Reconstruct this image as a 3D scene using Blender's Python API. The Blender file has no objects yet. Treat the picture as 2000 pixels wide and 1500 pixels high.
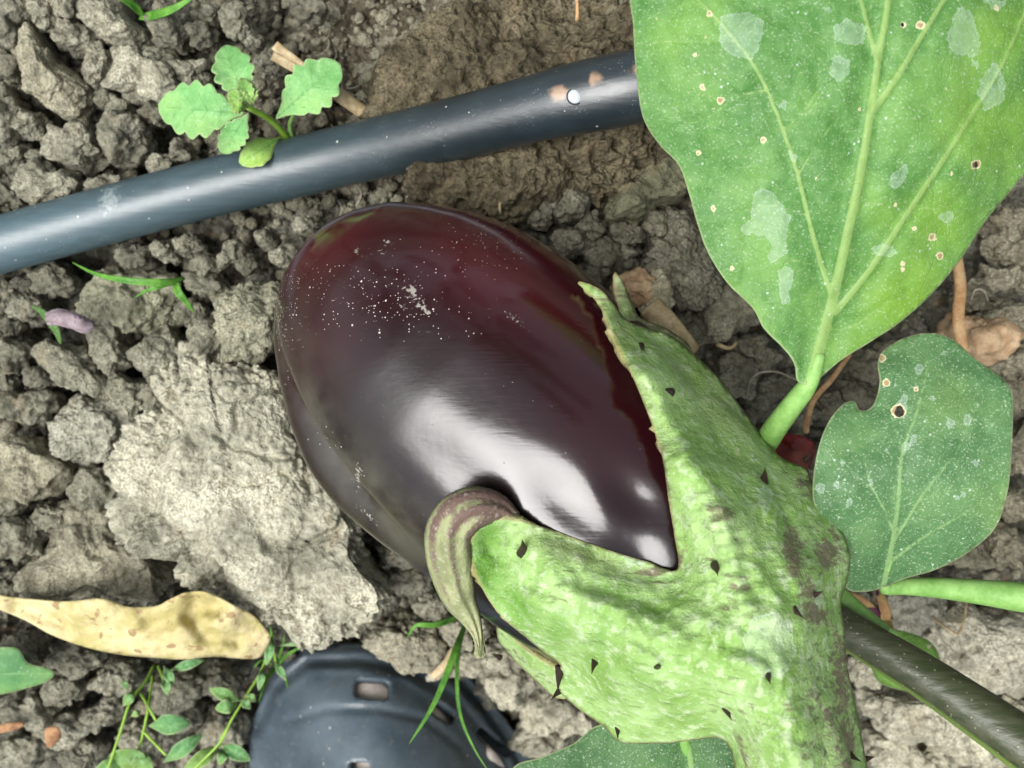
import bpy, bmesh, math, random
import numpy as np
from mathutils import Vector, Matrix
from mathutils.geometry import delaunay_2d_cdt
from mathutils.bvhtree import BVHTree

# ------------------------------------------------------------------ camera, sky, sun, exposure
scene = bpy.context.scene
C = scene.collection
H = 0.30                      # camera height over the left part of the bed (metres)
FPX = 2000.0                  # focal length in photo pixels
cam_d = bpy.data.cameras.new('camera')
cam = bpy.data.objects.new('camera', cam_d); C.objects.link(cam)
cam.location = (0, 0, H)
cam_d.sensor_width = 36.0; cam_d.lens = 36.0
cam_d.clip_start = 0.01; cam_d.clip_end = 200
cam_d.dof.use_dof = True; cam_d.dof.focus_distance = 0.215; cam_d.dof.aperture_fstop = 24
scene.camera = cam

SUN_EL, SUN_AZ = 65.0, 240.0      # azimuth clockwise from the top of the picture
w = bpy.data.worlds.new('World'); scene.world = w; w.use_nodes = True
wn = w.node_tree; wn.nodes.clear()
sky = wn.nodes.new('ShaderNodeTexSky'); sky.sky_type = 'NISHITA'; sky.sun_disc = False
sky.sun_elevation = math.radians(SUN_EL); sky.sun_rotation = math.radians(SUN_AZ)
sky.dust_density = 3.0; sky.ozone_density = 1.0; sky.air_density = 1.0
bg = wn.nodes.new('ShaderNodeBackground'); bg.inputs[1].default_value = 0.058
wo = wn.nodes.new('ShaderNodeOutputWorld')
hs = wn.nodes.new('ShaderNodeHueSaturation'); hs.inputs['Saturation'].default_value = .35      # thin overcast: whiter than a clear sky
wn.links.new(sky.outputs[0], hs.inputs['Color']); wn.links.new(hs.outputs[0], bg.inputs[0]); wn.links.new(bg.outputs[0], wo.inputs[0])
sun_d = bpy.data.lights.new('sun', 'SUN'); sun_d.energy = 1.5; sun_d.angle = math.radians(42); sun_d.color = (1, .988, .965)
sun = bpy.data.objects.new('sun', sun_d); C.objects.link(sun)
_a, _e = math.radians(SUN_AZ), math.radians(SUN_EL)
_dir = Vector((math.sin(_a)*math.cos(_e), math.cos(_a)*math.cos(_e), math.sin(_e)))
sun.rotation_euler = _dir.to_track_quat('Z', 'Y').to_euler()
sun.location = _dir*3
vs = scene.view_settings
vs.view_transform = 'Standard'; vs.look = 'None'; vs.gamma = 1.0; vs.use_curve_mapping = False
vs.exposure = 1.62
scene.cycles.use_denoising = True; scene.cycles.use_adaptive_sampling = True; scene.cycles.adaptive_threshold = .02
scene.cycles.max_bounces = 5; scene.cycles.diffuse_bounces = 2; scene.cycles.caustics_reflective = False; scene.cycles.caustics_refractive = False

# ------------------------------------------------------------------ helpers
rng = np.random.default_rng(7)
def Wp(px, py, d):
    """photo pixel + distance below the lens -> world point(s)"""
    px = np.asarray(px, float); py = np.asarray(py, float); d = np.asarray(d, float)
    return np.stack([(px-1000)/FPX*d, (750-py)/FPX*d, H-d+0*px], -1)
def to_px(P):
    d = H-P[..., 2]
    return 1000+P[..., 0]/d*FPX, 750-P[..., 1]/d*FPX

def _h(ix, iy, iz, s):
    v = (ix.astype(np.int64)*374761393 + iy.astype(np.int64)*668265263 + iz.astype(np.int64)*2147483647*3 + s*1274126177) & 0xffffffff
    v = ((v ^ (v >> 13))*1274126177) & 0xffffffff
    v = ((v ^ (v >> 16))*2246822519) & 0xffffffff
    return ((v ^ (v >> 15)) & 0xffffff)/float(0x1000000)
def noise(P, f, s=0):
    """gradient noise about -1..1"""
    Q = P*f; I = np.floor(Q).astype(np.int64); F = Q-I
    U = F*F*F*(F*(F*6-15)+10)
    out = 0
    for dx in (0, 1):
        for dy in (0, 1):
            for dz in (0, 1):
                a, b, c = I[:, 0]+dx, I[:, 1]+dy, I[:, 2]+dz
                th = _h(a, b, c, s)*2*math.pi; zz = _h(a, b, c, s+77)*2-1
                rr = np.sqrt(1-zz*zz)
                g = rr*np.cos(th)*(F[:, 0]-dx)+rr*np.sin(th)*(F[:, 1]-dy)+zz*(F[:, 2]-dz)
                wgt = (U[:, 0] if dx else 1-U[:, 0])*(U[:, 1] if dy else 1-U[:, 1])*(U[:, 2] if dz else 1-U[:, 2])
                out = out+wgt*g
    return out*1.5
def fbm(P, f, o=4, s=0, g=.5):
    t = 0; a = 1
    for k in range(o):
        t = t+a*noise(P, f*2**k, s+k*13); a *= g
    return t
def domes3(P, f, s=0, rmin=.45, rmax=.8):
    """height of random spherical grains of size ~1/f"""
    Q = P*f; I = np.floor(Q).astype(np.int64); best = np.zeros(len(P))
    for dx in (-1, 0, 1):
        for dy in (-1, 0, 1):
            for dz in (-1, 0, 1):
                a, b, c = I[:, 0]+dx, I[:, 1]+dy, I[:, 2]+dz
                d2 = (Q[:, 0]-a-_h(a, b, c, s))**2+(Q[:, 1]-b-_h(a, b, c, s+1))**2+(Q[:, 2]-c-_h(a, b, c, s+2))**2
                r = rmin+(rmax-rmin)*_h(a, b, c, s+3)
                best = np.maximum(best, np.sqrt(np.maximum(0, r*r-d2)))
    return best
def domes2(X, Y, f, s=0, rmin=.4, rmax=.8, lift=.5):
    x = X*f; y = Y*f; ix = np.floor(x).astype(np.int64); iy = np.floor(y).astype(np.int64); z0 = ix*0
    best = np.zeros(x.shape)
    for dx in (-1, 0, 1):
        for dy in (-1, 0, 1):
            a, b = ix+dx, iy+dy
            d2 = (x-a-_h(a, b, z0, s))**2+(y-b-_h(a, b, z0, s+1))**2
            r = rmin+(rmax-rmin)*_h(a, b, z0, s+3); up = lift*_h(a, b, z0, s+5)
            q = r*r-d2
            best = np.maximum(best, np.where(q > 0, np.sqrt(np.maximum(0, q))+up, 0))
    return best

class TPS:
    def __init__(self, pts, vals, lam=1e-6):
        self.p = np.asarray(pts, float); self.c = self.p.mean(0); self.sc = np.abs(self.p-self.c).max()+1e-9
        q = (self.p-self.c)/self.sc; n = len(q)
        K = self._k(q, q)+lam*np.eye(n); Pm = np.c_[np.ones(n), q]
        A = np.block([[K, Pm], [Pm.T, np.zeros((3, 3))]])
        self.w = np.linalg.lstsq(A, np.r_[np.asarray(vals, float), 0, 0, 0], rcond=None)[0]; self.q = q
    @staticmethod
    def _k(a, b):
        r2 = ((a[:, None, :]-b[None])**2).sum(-1)
        return .5*r2*np.log(r2+1e-12)
    def __call__(self, pts):
        q = (np.asarray(pts, float)-self.c)/self.sc; out = np.empty(len(q))
        for i in range(0, len(q), 20000):
            s = q[i:i+20000]
            out[i:i+20000] = self._k(s, self.q)@self.w[:-3]+np.c_[np.ones(len(s)), s]@self.w[-3:]
        return out

ORG = {}
def link(o, parent=None, origin=(0, 0, 0)):
    C.objects.link(o); ORG[o.name] = np.array(origin, float)
    if parent is not None:
        o.parent = parent; o.location = Vector(ORG[o.name]-ORG[parent.name])
    else:
        o.location = Vector(origin)
    return o
def tag(o, label=None, cat=None, group=None, kind=None):
    if label: o['label'] = label
    if cat: o['category'] = cat
    if group: o['group'] = group
    if kind: o['kind'] = kind
    return o
def thing(name, origin, label, cat, group=None):
    o = bpy.data.objects.new(name, None); o.empty_display_size = .01
    link(o, None, origin); tag(o, label, cat, group); return o
def add_mesh(name, V, F, m, parent=None, attrs=None, smooth=True, origin=None, solid=0, sub=0):
    V = np.asarray(V, float)
    if origin is None:
        origin = V.mean(0); 
        if parent is None: origin[2] = V[:, 2].min()
    me = bpy.data.meshes.new(name)
    L = V-np.asarray(origin)
    if isinstance(F, np.ndarray):
        k = F.shape[1]; n = len(F)
        me.vertices.add(len(L)); me.vertices.foreach_set('co', L.astype(np.float32).ravel())
        me.loops.add(n*k); me.loops.foreach_set('vertex_index', F.astype(np.int32).ravel())
        me.polygons.add(n); me.polygons.foreach_set('loop_start', np.arange(0, n*k, k, dtype=np.int32))
        me.update(calc_edges=True); me.validate()
    else:
        me.from_pydata(L.tolist(), [], F)
    if smooth: me.polygons.foreach_set('use_smooth', np.ones(len(me.polygons), bool))
    for k, v in (attrs or {}).items():
        a = me.attributes.new(k, 'FLOAT', 'POINT'); a.data.foreach_set('value', np.asarray(v, np.float32))
    me.materials.append(m)
    o = bpy.data.objects.new(name, me); link(o, parent, origin)
    if solid:
        md = o.modifiers.new('thick', 'SOLIDIFY'); md.thickness = solid; md.offset = -1
    if sub:
        md = o.modifiers.new('sub', 'SUBSURF'); md.levels = sub; md.render_levels = sub
    return o

def catmull(pts, step, closed=False):
    P = np.asarray(pts, float); n = len(P); out = []
    for i in range(n if closed else n-1):
        if closed: p0, p1, p2, p3 = P[(i-1) % n], P[i], P[(i+1) % n], P[(i+2) % n]
        else: p0, p1, p2, p3 = P[max(i-1, 0)], P[i], P[i+1], P[min(i+2, n-1)]
        k = max(1, int(np.linalg.norm((p2-p1)[:2])/step))
        for t in np.arange(k)/k:
            out.append(.5*((2*p1)+(-p0+p2)*t+(2*p0-5*p1+4*p2-p3)*t*t+(-p0+3*p1-3*p2+p3)*t**3))
    if not closed: out.append(P[-1])
    return np.array(out)
def inpoly(x, y, poly):
    x = np.asarray(x); y = np.asarray(y); r = np.zeros(x.shape, bool); n = len(poly); j = n-1
    for i in range(n):
        xi, yi = poly[i][:2]; xj, yj = poly[j][:2]
        if yi != yj:
            r ^= ((yi > y) != (yj > y)) & (x < (xj-xi)*(y-yi)/(yj-yi)+xi)
        j = i
    return r
def segdist(x, y, line):
    best = np.full(x.shape, 1e9); tt = np.zeros(x.shape)
    L = np.asarray(line, float); seg = np.hypot(*(L[1:, :2]-L[:-1, :2]).T); tot = seg.sum()+1e-9; acc = 0
    for i in range(len(L)-1):
        ax, ay = L[i, :2]; bx, by = L[i+1, :2]; dx, dy = bx-ax, by-ay
        t = np.clip(((x-ax)*dx+(y-ay)*dy)/(dx*dx+dy*dy+1e-9), 0, 1)
        d = np.hypot(x-ax-t*dx, y-ay-t*dy); m = d < best
        best = np.where(m, d, best); tt = np.where(m, (acc+t*seg[i])/tot, tt); acc += seg[i]
    return best, tt
def polysd(x, y, poly):
    P = list(map(tuple, poly)); d, _ = segdist(x, y, P+[P[0]])
    return np.where(inpoly(x, y, poly), d, -d)

def sheet2d(outline, spacing, holes=()):
    """triangulate a traced outline (closed, already dense) with interior points"""
    B = np.asarray(outline)[:, :2]
    x0, y0 = B.min(0); x1, y1 = B.max(0)
    gx, gy = np.meshgrid(np.arange(x0, x1, spacing), np.arange(y0, y1, spacing*.866))
    gx = gx+(np.arange(gx.shape[0]) % 2)[:, None]*spacing*.5
    gx = gx.ravel()+rng.uniform(-.1, .1, gx.size)*spacing; gy = gy.ravel()+rng.uniform(-.1, .1, gy.size)*spacing
    keep = polysd(gx, gy, B) > spacing*.55
    for h in holes: keep &= polysd(gx, gy, h) < -spacing*.4
    pts = [Vector(p) for p in B]; edges = [(i, (i+1) % len(B)) for i in range(len(B))]
    for h in holes:
        s = len(pts); pts += [Vector(p[:2]) for p in h]; edges += [(s+i, s+(i+1) % len(h)) for i in range(len(h))]
    pts += [Vector(p) for p in np.c_[gx[keep], gy[keep]]]
    r = delaunay_2d_cdt(pts, edges, [], 0, 1e-5)
    V = np.array([tuple(v) for v in r[0]]); F = np.array([f for f in r[2] if len(f) == 3])
    c = V[F].mean(1); k = inpoly(c[:, 0], c[:, 1], B)
    for h in holes: k &= ~inpoly(c[:, 0], c[:, 1], h)
    F = F[k]
    a = V[F]; ar = (a[:, 1, 0]-a[:, 0, 0])*(a[:, 2, 1]-a[:, 0, 1])-(a[:, 1, 1]-a[:, 0, 1])*(a[:, 2, 0]-a[:, 0, 0])
    F[ar > 0] = F[ar > 0][:, ::-1]            # pixel y points down: normals face the sky
    used = np.unique(F); mp = -np.ones(len(V), int); mp[used] = np.arange(len(used))
    return V[used], mp[F]

def tube(path, radii, n=16, cap=True, sq=1.0, jitter=0):
    P = np.asarray(path, float); m = len(P); R = np.broadcast_to(np.asarray(radii, float), (m,))
    T = np.gradient(P, axis=0); T /= np.linalg.norm(T, axis=1)[:, None]
    up = np.array([0, 0, 1.]) if abs(T[0][2]) < .9 else np.array([0, 1., 0])
    V = []
    for i in range(m):
        a = np.cross(T[i], up); a /= np.linalg.norm(a); b = np.cross(a, T[i])
        th = np.arange(n)/n*2*math.pi
        V.append(P[i]+R[i]*(np.cos(th)[:, None]*a+sq*np.sin(th)[:, None]*b))
    V = np.concatenate(V); F = []
    for i in range(m-1):
        for j in range(n):
            F.append([i*n+j, i*n+(j+1) % n, (i+1)*n+(j+1) % n, (i+1)*n+j])
    if cap:
        F.append(list(range(n))[::-1]); F.append([(m-1)*n+j for j in range(n)])
    return V, F

def ribbon(path, widths, fold=.25, side=None):
    """grass blade: two strips with a keel"""
    P = np.asarray(path, float); m = len(P); Wd = np.broadcast_to(np.asarray(widths, float), (m,))
    T = np.gradient(P, axis=0); T /= np.linalg.norm(T, axis=1)[:, None]+1e-12
    V = []
    for i in range(m):
        a = np.cross(T[i], (0, 0, 1.)) if side is None else np.asarray(side, float)
        a /= np.linalg.norm(a)+1e-9; nrm = np.cross(a, T[i])
        for k in (-1, -.5, 0, .5, 1):
            V.append(P[i]+a*k*Wd[i]/2+nrm*fold*(abs(k))*Wd[i]/2)
    F = []
    for i in range(m-1):
        for j in range(4):
            F.append([i*5+j, i*5+j+1, (i+1)*5+j+1, (i+1)*5+j])
    return np.array(V), F

# ------------------------------------------------------------------ material helpers
class MT:
    def __init__(self, name):
        self.m = bpy.data.materials.new(name); self.m.use_nodes = True
        self.nt = self.m.node_tree; self.nt.nodes.clear()
        self.out = self.n('ShaderNodeOutputMaterial')
    def n(self, t, **kw):
        nd = self.nt.nodes.new(t)
        for k, v in kw.items(): setattr(nd, k, v)
        return nd
    def set(self, sock, v):
        if isinstance(v, bpy.types.NodeSocket): self.nt.links.new(v, sock)
        elif isinstance(v, (tuple, list)) and len(v) == 3 and sock.type == 'RGBA': sock.default_value = (*v, 1)
        else: sock.default_value = v
    def coord(self, rnd=False):
        c = self.n('ShaderNodeTexCoord').outputs['Object']
        if rnd:
            oi = self.n('ShaderNodeObjectInfo'); v = self.n('ShaderNodeVectorMath', operation='ADD')
            mm = self.math('MULTIPLY', oi.outputs['Random'], 50.0)
            self.set(v.inputs[0], c); self.set(v.inputs[1], mm); c = v.outputs[0]
        return c
    def noise(self, co, scale, detail=4, rough=.55, dist=0.0, out='Fac'):
        t = self.n('ShaderNodeTexNoise'); self.set(t.inputs['Vector'], co); t.inputs['Scale'].default_value = scale
        t.inputs['Detail'].default_value = detail; t.inputs['Roughness'].default_value = rough; t.inputs['Distortion'].default_value = dist
        return t.outputs[out]
    def vor(self, co, scale, feature='F1', out='Distance', rand=1.0):
        t = self.n('ShaderNodeTexVoronoi', feature=feature); self.set(t.inputs['Vector'], co); t.inputs['Scale'].default_value = scale
        t.inputs['Randomness'].default_value = rand
        return t.outputs[out]
    def math(self, op, a, b=0.0, c=None, clamp=False):
        t = self.n('ShaderNodeMath', operation=op, use_clamp=clamp); self.set(t.inputs[0], a); self.set(t.inputs[1], b)
        if c is not None: self.set(t.inputs[2], c)
        return t.outputs[0]
    def ss(self, x, a, b, lo=0.0, hi=1.0):
        t = self.n('ShaderNodeMapRange', interpolation_type='SMOOTHSTEP'); self.set(t.inputs[0], x)
        for i, v in enumerate((a, b, lo, hi)): t.inputs[i+1].default_value = v
        return t.outputs[0]
    def mix(self, f, a, b, blend='MIX'):
        t = self.n('ShaderNodeMix', data_type='RGBA', blend_type=blend)
        self.set(t.inputs['Factor'], f); self.set(t.inputs[6], a); self.set(t.inputs[7], b)
        return t.outputs[2]
    def attr(self, name): return self.n('ShaderNodeAttribute', attribute_name=name).outputs['Fac']
    def bump(self, h, dist, strength=1.0, normal=None):
        t = self.n('ShaderNodeBump'); t.inputs['Strength'].default_value = strength; t.inputs['Distance'].default_value = dist
        self.set(t.inputs['Height'], h)
        if normal is not None: self.set(t.inputs['Normal'], normal)
        return t.outputs[0]
    def bsdf(self, color, rough=.6, normal=None, spec=.5, trans=None, tcol=None, **kw):
        p = self.n('ShaderNodeBsdfPrincipled'); self.set(p.inputs['Base Color'], color); self.set(p.inputs['Roughness'], rough)
        self.set(p.inputs['Specular IOR Level'], spec)
        if normal is not None: self.set(p.inputs['Normal'], normal)
        for k, v in kw.items(): self.set(p.inputs[k.replace('_', ' ')], v)
        s = p.outputs[0]
        if trans:
            t = self.n('ShaderNodeBsdfTranslucent'); self.set(t.inputs[0], tcol if tcol is not None else color)
            if normal is not None: self.set(t.inputs['Normal'], normal)
            x = self.n('ShaderNodeMixShader'); self.set(x.inputs[0], trans); self.nt.links.new(s, x.inputs[1]); self.nt.links.new(t.outputs[0], x.inputs[2]); s = x.outputs[0]
        self.nt.links.new(s, self.out.inputs[0]); return self.m

def soil_mat(name, damp=False):
    m = MT(name); co = m.coord(True)
    a = m.noise(co, 60, 4, .6); b = m.noise(co, 450, 4, .65); c = m.noise(co, 1300, 2, .65)
    t = m.math('ADD', m.math('MULTIPLY', a, .6), m.math('MULTIPLY', b, .4))
    if damp: dark, pale = (.044, .037, .024), (.190, .162, .105)
    else: dark, pale = (.104, .102, .077), (.345, .336, .265)
    col = m.mix(m.ss(t, .34, .66), dark, pale)
    oi = m.n('ShaderNodeObjectInfo')
    col = m.mix(1.0, col, oi.outputs['Color'], 'MULTIPLY')
    zone = m.ss(a, .40, .58, .12, .6)
    col = m.mix(zone, col, m.mix(m.ss(c, .36, .64), (.45, .44, .42), (1.35, 1.35, 1.33)), 'MULTIPLY')
    col = m.mix(m.math('MULTIPLY', m.ss(m.noise(co, 130, 2), .6, .72), .3), col, (.25, .19, .11))     # ochre stains
    fl = m.math('MULTIPLY', m.ss(c, .60, .70), m.ss(a, .55, .66))
    col = m.mix(m.math('MULTIPLY', fl, .15 if damp else .6), col, (.55, .56, .50))                      # pale mineral flecks
    h = m.math('ADD', b, m.math('MULTIPLY', c, m.math('MULTIPLY', zone, .6)))
    return m.bsdf(col, .93, m.bump(h, .0020, 1.0), spec=.15)
M = {}
M['soil'] = soil_mat('dry_soil'); M['damp'] = soil_mat('damp_soil', True)

def ground_mat():
    m = MT('bed_soil'); co = m.coord()
    a = m.noise(co, 40, 5, .6); b = m.noise(co, 420, 4, .65); c = m.noise(co, 1600, 3, .6)
    t = m.math('ADD', m.math('MULTIPLY', a, .5), m.math('MULTIPLY', b, .5))
    d = m.math('ADD', m.attr('damp'), m.math('MULTIPLY', m.math('SUBTRACT', m.noise(co, 60, 3), .5), .8))
    d = m.ss(d, .3, .7)
    dark = m.mix(d, (.072, .070, .053), (.046, .039, .026)); pale = m.mix(d, (.240, .234, .185), (.170, .148, .103))
    col = m.mix(m.ss(t, .34, .66), dark, pale)
    col = m.mix(m.math('MULTIPLY', m.ss(m.noise(co, 150, 3), .6, .7), .4), col, (.24, .15, .08))
    h = m.math('ADD', b, m.math('ADD', m.math('MULTIPLY', c, .5), m.math('MULTIPLY', m.vor(co, 1000), -.4)))
    return m.bsdf(col, .94, m.bump(h, .0016, 1.0), spec=.15)
M['ground'] = ground_mat()

def leaf_mat(name, deep, light, yellow=(.36, .42, .03), trans=.22, retic=260, rough=.55, veincol=(.28, .43, .13), grey=.25):
    m = MT(name); co = m.coord()
    wob = m.n('ShaderNodeVectorMath', operation='MULTIPLY_ADD')
    m.set(wob.inputs[0], m.noise(co, 180, 2, out='Color')); wob.inputs[1].default_value = (.004,)*3; m.set(wob.inputs[2], co)
    n1 = m.noise(co, 70, 4); n2 = m.noise(co, 700, 3)
    col = m.mix(m.ss(m.math('ADD', m.math('MULTIPLY', n1, .7), m.math('MULTIPLY', n2, .3)), .35, .65), deep, light)
    col = m.mix(m.math('MULTIPLY', m.math('ADD', m.attr('yel'), m.math('MULTIPLY', m.math('SUBTRACT', n1, .5), 1.2)), .8, clamp=True), col, yellow)
    ret = m.vor(wob.outputs[0], retic, 'DISTANCE_TO_EDGE'); ret2 = m.vor(wob.outputs[0], retic*.35, 'DISTANCE_TO_EDGE')
    r = m.math('MAXIMUM', m.math('MULTIPLY', m.ss(ret, 0, .10, 1, 0), .35), m.math('MULTIPLY', m.ss(ret2, 0, .03, 1, 0), .6))
    col = m.mix(m.math('MULTIPLY', r, .30), col, m.mix(.5, veincol, deep))
    col = m.mix(m.math('MULTIPLY', m.ss(m.noise(co, 2200, 2), .56, .70), grey*1.25), col, (.62, .70, .52))   # hairs
    ve = m.attr('vein')                                                     # mm inside a vein
    vn = m.math('ADD', ve, m.math('MULTIPLY', m.math('SUBTRACT', n2, .5), .25))
    vm = m.ss(vn, -.18, .12)
    col = m.mix(m.math('MULTIPLY', vm, .85), col, veincol)
    res = m.math('ADD', m.attr('res'), m.math('MULTIPLY', m.math('SUBTRACT', m.noise(co, 520, 6, .7), .5), 3.2))
    rim = m.math('MULTIPLY', m.ss(res, -.04, .03), m.math('MULTIPLY', m.ss(res, .06, .30, 1, .5), m.ss(m.noise(co, 500, 3), .3, .6, .6, 1)))
    spk = m.ss(m.vor(co, 520), .10, .16, 1, 0); spk = m.math('MULTIPLY', spk, m.ss(m.noise(co, 160, 2), .50, .62))
    rim = m.math('MAXIMUM', m.math('MULTIPLY', rim, .38), m.math('MULTIPLY', spk, .6))
    col = m.mix(rim, col, (.62, .72, .66))
    sp = m.math('ADD', m.attr('spot'), m.math('MULTIPLY', m.math('SUBTRACT', m.noise(co, 650, 3), .5), 1.5))
    col = m.mix(m.math('MULTIPLY', m.ss(sp, -.06, .08), .9), col, m.mix(m.ss(sp, .15, .5), (.66, .60, .38), (.36, .24, .12)))
    eg = m.ss(m.attr('edge'), .05, .5, 1, 0); col = m.mix(m.math('MULTIPLY', eg, .5), col, (.46, .52, .28))
    h = m.math('ADD', m.math('MULTIPLY', r, -.35), m.math('ADD', m.math('MULTIPLY', n2, .5), m.math('MULTIPLY', m.noise(co, 2200, 2), .35)))
    return m.bsdf(col, rough, m.bump(h, .00040, .6), spec=.35, trans=trans, tcol=m.mix(.5, col, (.25, .45, .03)))
M['leaf'] = leaf_mat('leaf_broad', (.070, .205, .042), (.150, .325, .088), yellow=(.22, .40, .02))
M['leaf_dk'] = leaf_mat('leaf_bluish', (.055, .145, .048), (.110, .235, .090), yellow=(.16, .26, .05), veincol=(.22, .36, .14), trans=.12, grey=.3)
M['leaf_sm'] = leaf_mat('leaf_seedling', (.16, .42, .12), (.30, .58, .22), yellow=(.42, .55, .04), veincol=(.10, .30, .08), retic=700, grey=.15, trans=.25)
M['weed'] = leaf_mat('leaf_weed', (.07, .22, .07), (.16, .36, .13), veincol=(.22, .42, .16), retic=900, grey=.1, trans=.25)
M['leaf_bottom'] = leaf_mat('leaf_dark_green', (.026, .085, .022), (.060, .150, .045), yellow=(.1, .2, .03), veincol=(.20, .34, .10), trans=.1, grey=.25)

def simple(name, c1, c2, scale=200, rough=.6, bump=.0004, spec=.4, trans=None, stretch=None, spots=None, **kw):
    m = MT(name); co = m.coord(True)
    if stretch:
        mp = m.n('ShaderNodeMapping'); m.set(mp.inputs[0], co); mp.inputs['Scale'].default_value = stretch; co = mp.outputs[0]
    n1 = m.noise(co, scale, 4); n2 = m.noise(co, scale*6, 3)
    col = m.mix(m.ss(m.math('ADD', m.math('MULTIPLY', n1, .7), m.math('MULTIPLY', n2, .3)), .35, .65), c1, c2)
    if spots: col = m.mix(m.ss(m.noise(co, spots[1], 2), spots[2], spots[2]+.06), col, spots[0])
    return m.bsdf(col, rough, m.bump(m.math('ADD', n1, m.math('MULTIPLY', n2, .5)), bump, .8), spec=spec, trans=trans, **kw)
M['grass'] = simple('grass_blade', (.07, .24, .03), (.18, .42, .06), 300, .5, .0001, trans=.3)
M['stalk'] = simple('pale_green_stalk', (.16, .34, .07), (.27, .48, .14), 200, .5, .0002, trans=.08)
M['stalk_y'] = simple('yellow_green_stalk', (.26, .46, .05), (.36, .58, .10), 300, .5, .0002, trans=.12)
M['straw'] = simple('straw', (.34, .25, .13), (.58, .47, .28), 500, .6, .0003, trans=.1)
M['straw_o'] = simple('orange_straw', (.42, .22, .09), (.62, .42, .22), 300, .65, .0003, trans=.1)
M['root'] = simple('rootlet', (.20, .18, .13), (.36, .33, .26), 500, .7, .0001)
M['red'] = simple('red_skin', (.10, .008, .008), (.24, .022, .018), 200, .35, .0002)
M['thorn'] = simple('thorn', (.010, .005, .005), (.036, .015, .010), 900, .4, .0001)
M['petal'] = simple('petal', (.20, .15, .17), (.36, .30, .31), 300, .6, .0004, trans=.1, spots=((.12, .06, .13), 300, .62))
M['sepal_dry'] = simple('withered_sepal', (.50, .22, .14), (.62, .44, .16), 160, .6, .0004, trans=.1, spots=((.12, .03, .06), 190, .56))
M['dead'] = simple('dry_leaf', (.46, .40, .15), (.70, .60, .34), 60, .65, .0016, trans=.2, spots=((.36, .25, .12), 260, .63))
M['brownleaf'] = simple('brown_leaf', (.20, .09, .04), (.40, .22, .10), 260, .7, .0004)
M['tan'] = simple('tan_clod', (.34, .22, .12), (.52, .38, .24), 300, .9, .0010, spec=.15)
M['sock'] = simple('sock', (.60, .52, .46), (.72, .64, .58), 500, .9, .0003, spec=.2)

def fruit_mat():
    m = MT('aubergine_skin'); co = m.coord()
    n1 = m.noise(co, 25, 3); n2 = m.noise(co, 140, 3)
    red = m.math('ADD', m.attr('red'), m.math('MULTIPLY', m.math('SUBTRACT', n1, .5), .5), clamp=True)
    col = m.mix(red, (.0062, .0022, .0028), (.052, .0034, .0075))
    film_sheen = m.math('MULTIPLY', m.attr('film_sheen'), m.ss(m.noise(co, 60, 4), .3, .7), clamp=True)
    col = m.mix(m.math('MULTIPLY', film_sheen, .5), col, (.135, .13, .095))  # olive-grey tint: dust film plus painted-in reflection and sheen
    # grit: sparse bright specks of two sizes, thicker in the dusty patches
    dust = m.attr('dust')
    def specks(scale, r, base):
        d = m.vor(co, scale); rnd = m.n('ShaderNodeTexVoronoi', feature='F1'); m.set(rnd.inputs['Vector'], co); rnd.inputs['Scale'].default_value = scale
        sep = m.n('ShaderNodeSeparateColor'); m.set(sep.inputs[0], rnd.outputs['Color'])
        keep = m.math('GREATER_THAN', m.math('ADD', sep.outputs[0], m.math('MULTIPLY', dust, .55)), base)
        sz = m.math('MULTIPLY', sep.outputs[1], r)
        return m.math('MULTIPLY', m.math('LESS_THAN', d, sz), keep)
    s = m.math('MAXIMUM', specks(1000, .22, 1.20), m.math('MAXIMUM', specks(480, .15, 1.24), specks(2000, .30, 1.14)))
    smear = m.ss(m.math('ADD', m.attr('smear'), m.math('MULTIPLY', m.math('SUBTRACT', m.noise(co, 1300, 4), .5), 2.6)), .55, .85)
    s = m.math('MAXIMUM', s, m.math('MULTIPLY', smear, .55))
    col = m.mix(m.math('MULTIPLY', s, .85), col, (.55, .52, .45))
    ro = m.math('ADD', m.math('ADD', m.math('ADD', .115, m.math('MULTIPLY', m.attr('haze'), .16)), m.math('MULTIPLY', n2, .09)), m.math('MULTIPLY', m.math('MAXIMUM', s, m.math('MULTIPLY', film_sheen, .6)), .45))
    mp = m.n('ShaderNodeMapping'); m.set(mp.inputs[0], co); mp.inputs['Rotation'].default_value = (0, 0, math.radians(40.5)); mp.inputs['Scale'].default_value = (60, 900, 900)
    h = m.math('ADD', m.math('MULTIPLY', m.noise(mp.outputs[0], 1, 3), .16), m.math('MULTIPLY', m.noise(co, 260, 2), .25))
    return m.bsdf(col, ro, m.bump(m.math('ADD', h, m.math('MULTIPLY', s, .6)), .00035, .45), spec=.68)
M['fruit'] = fruit_mat()

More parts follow.
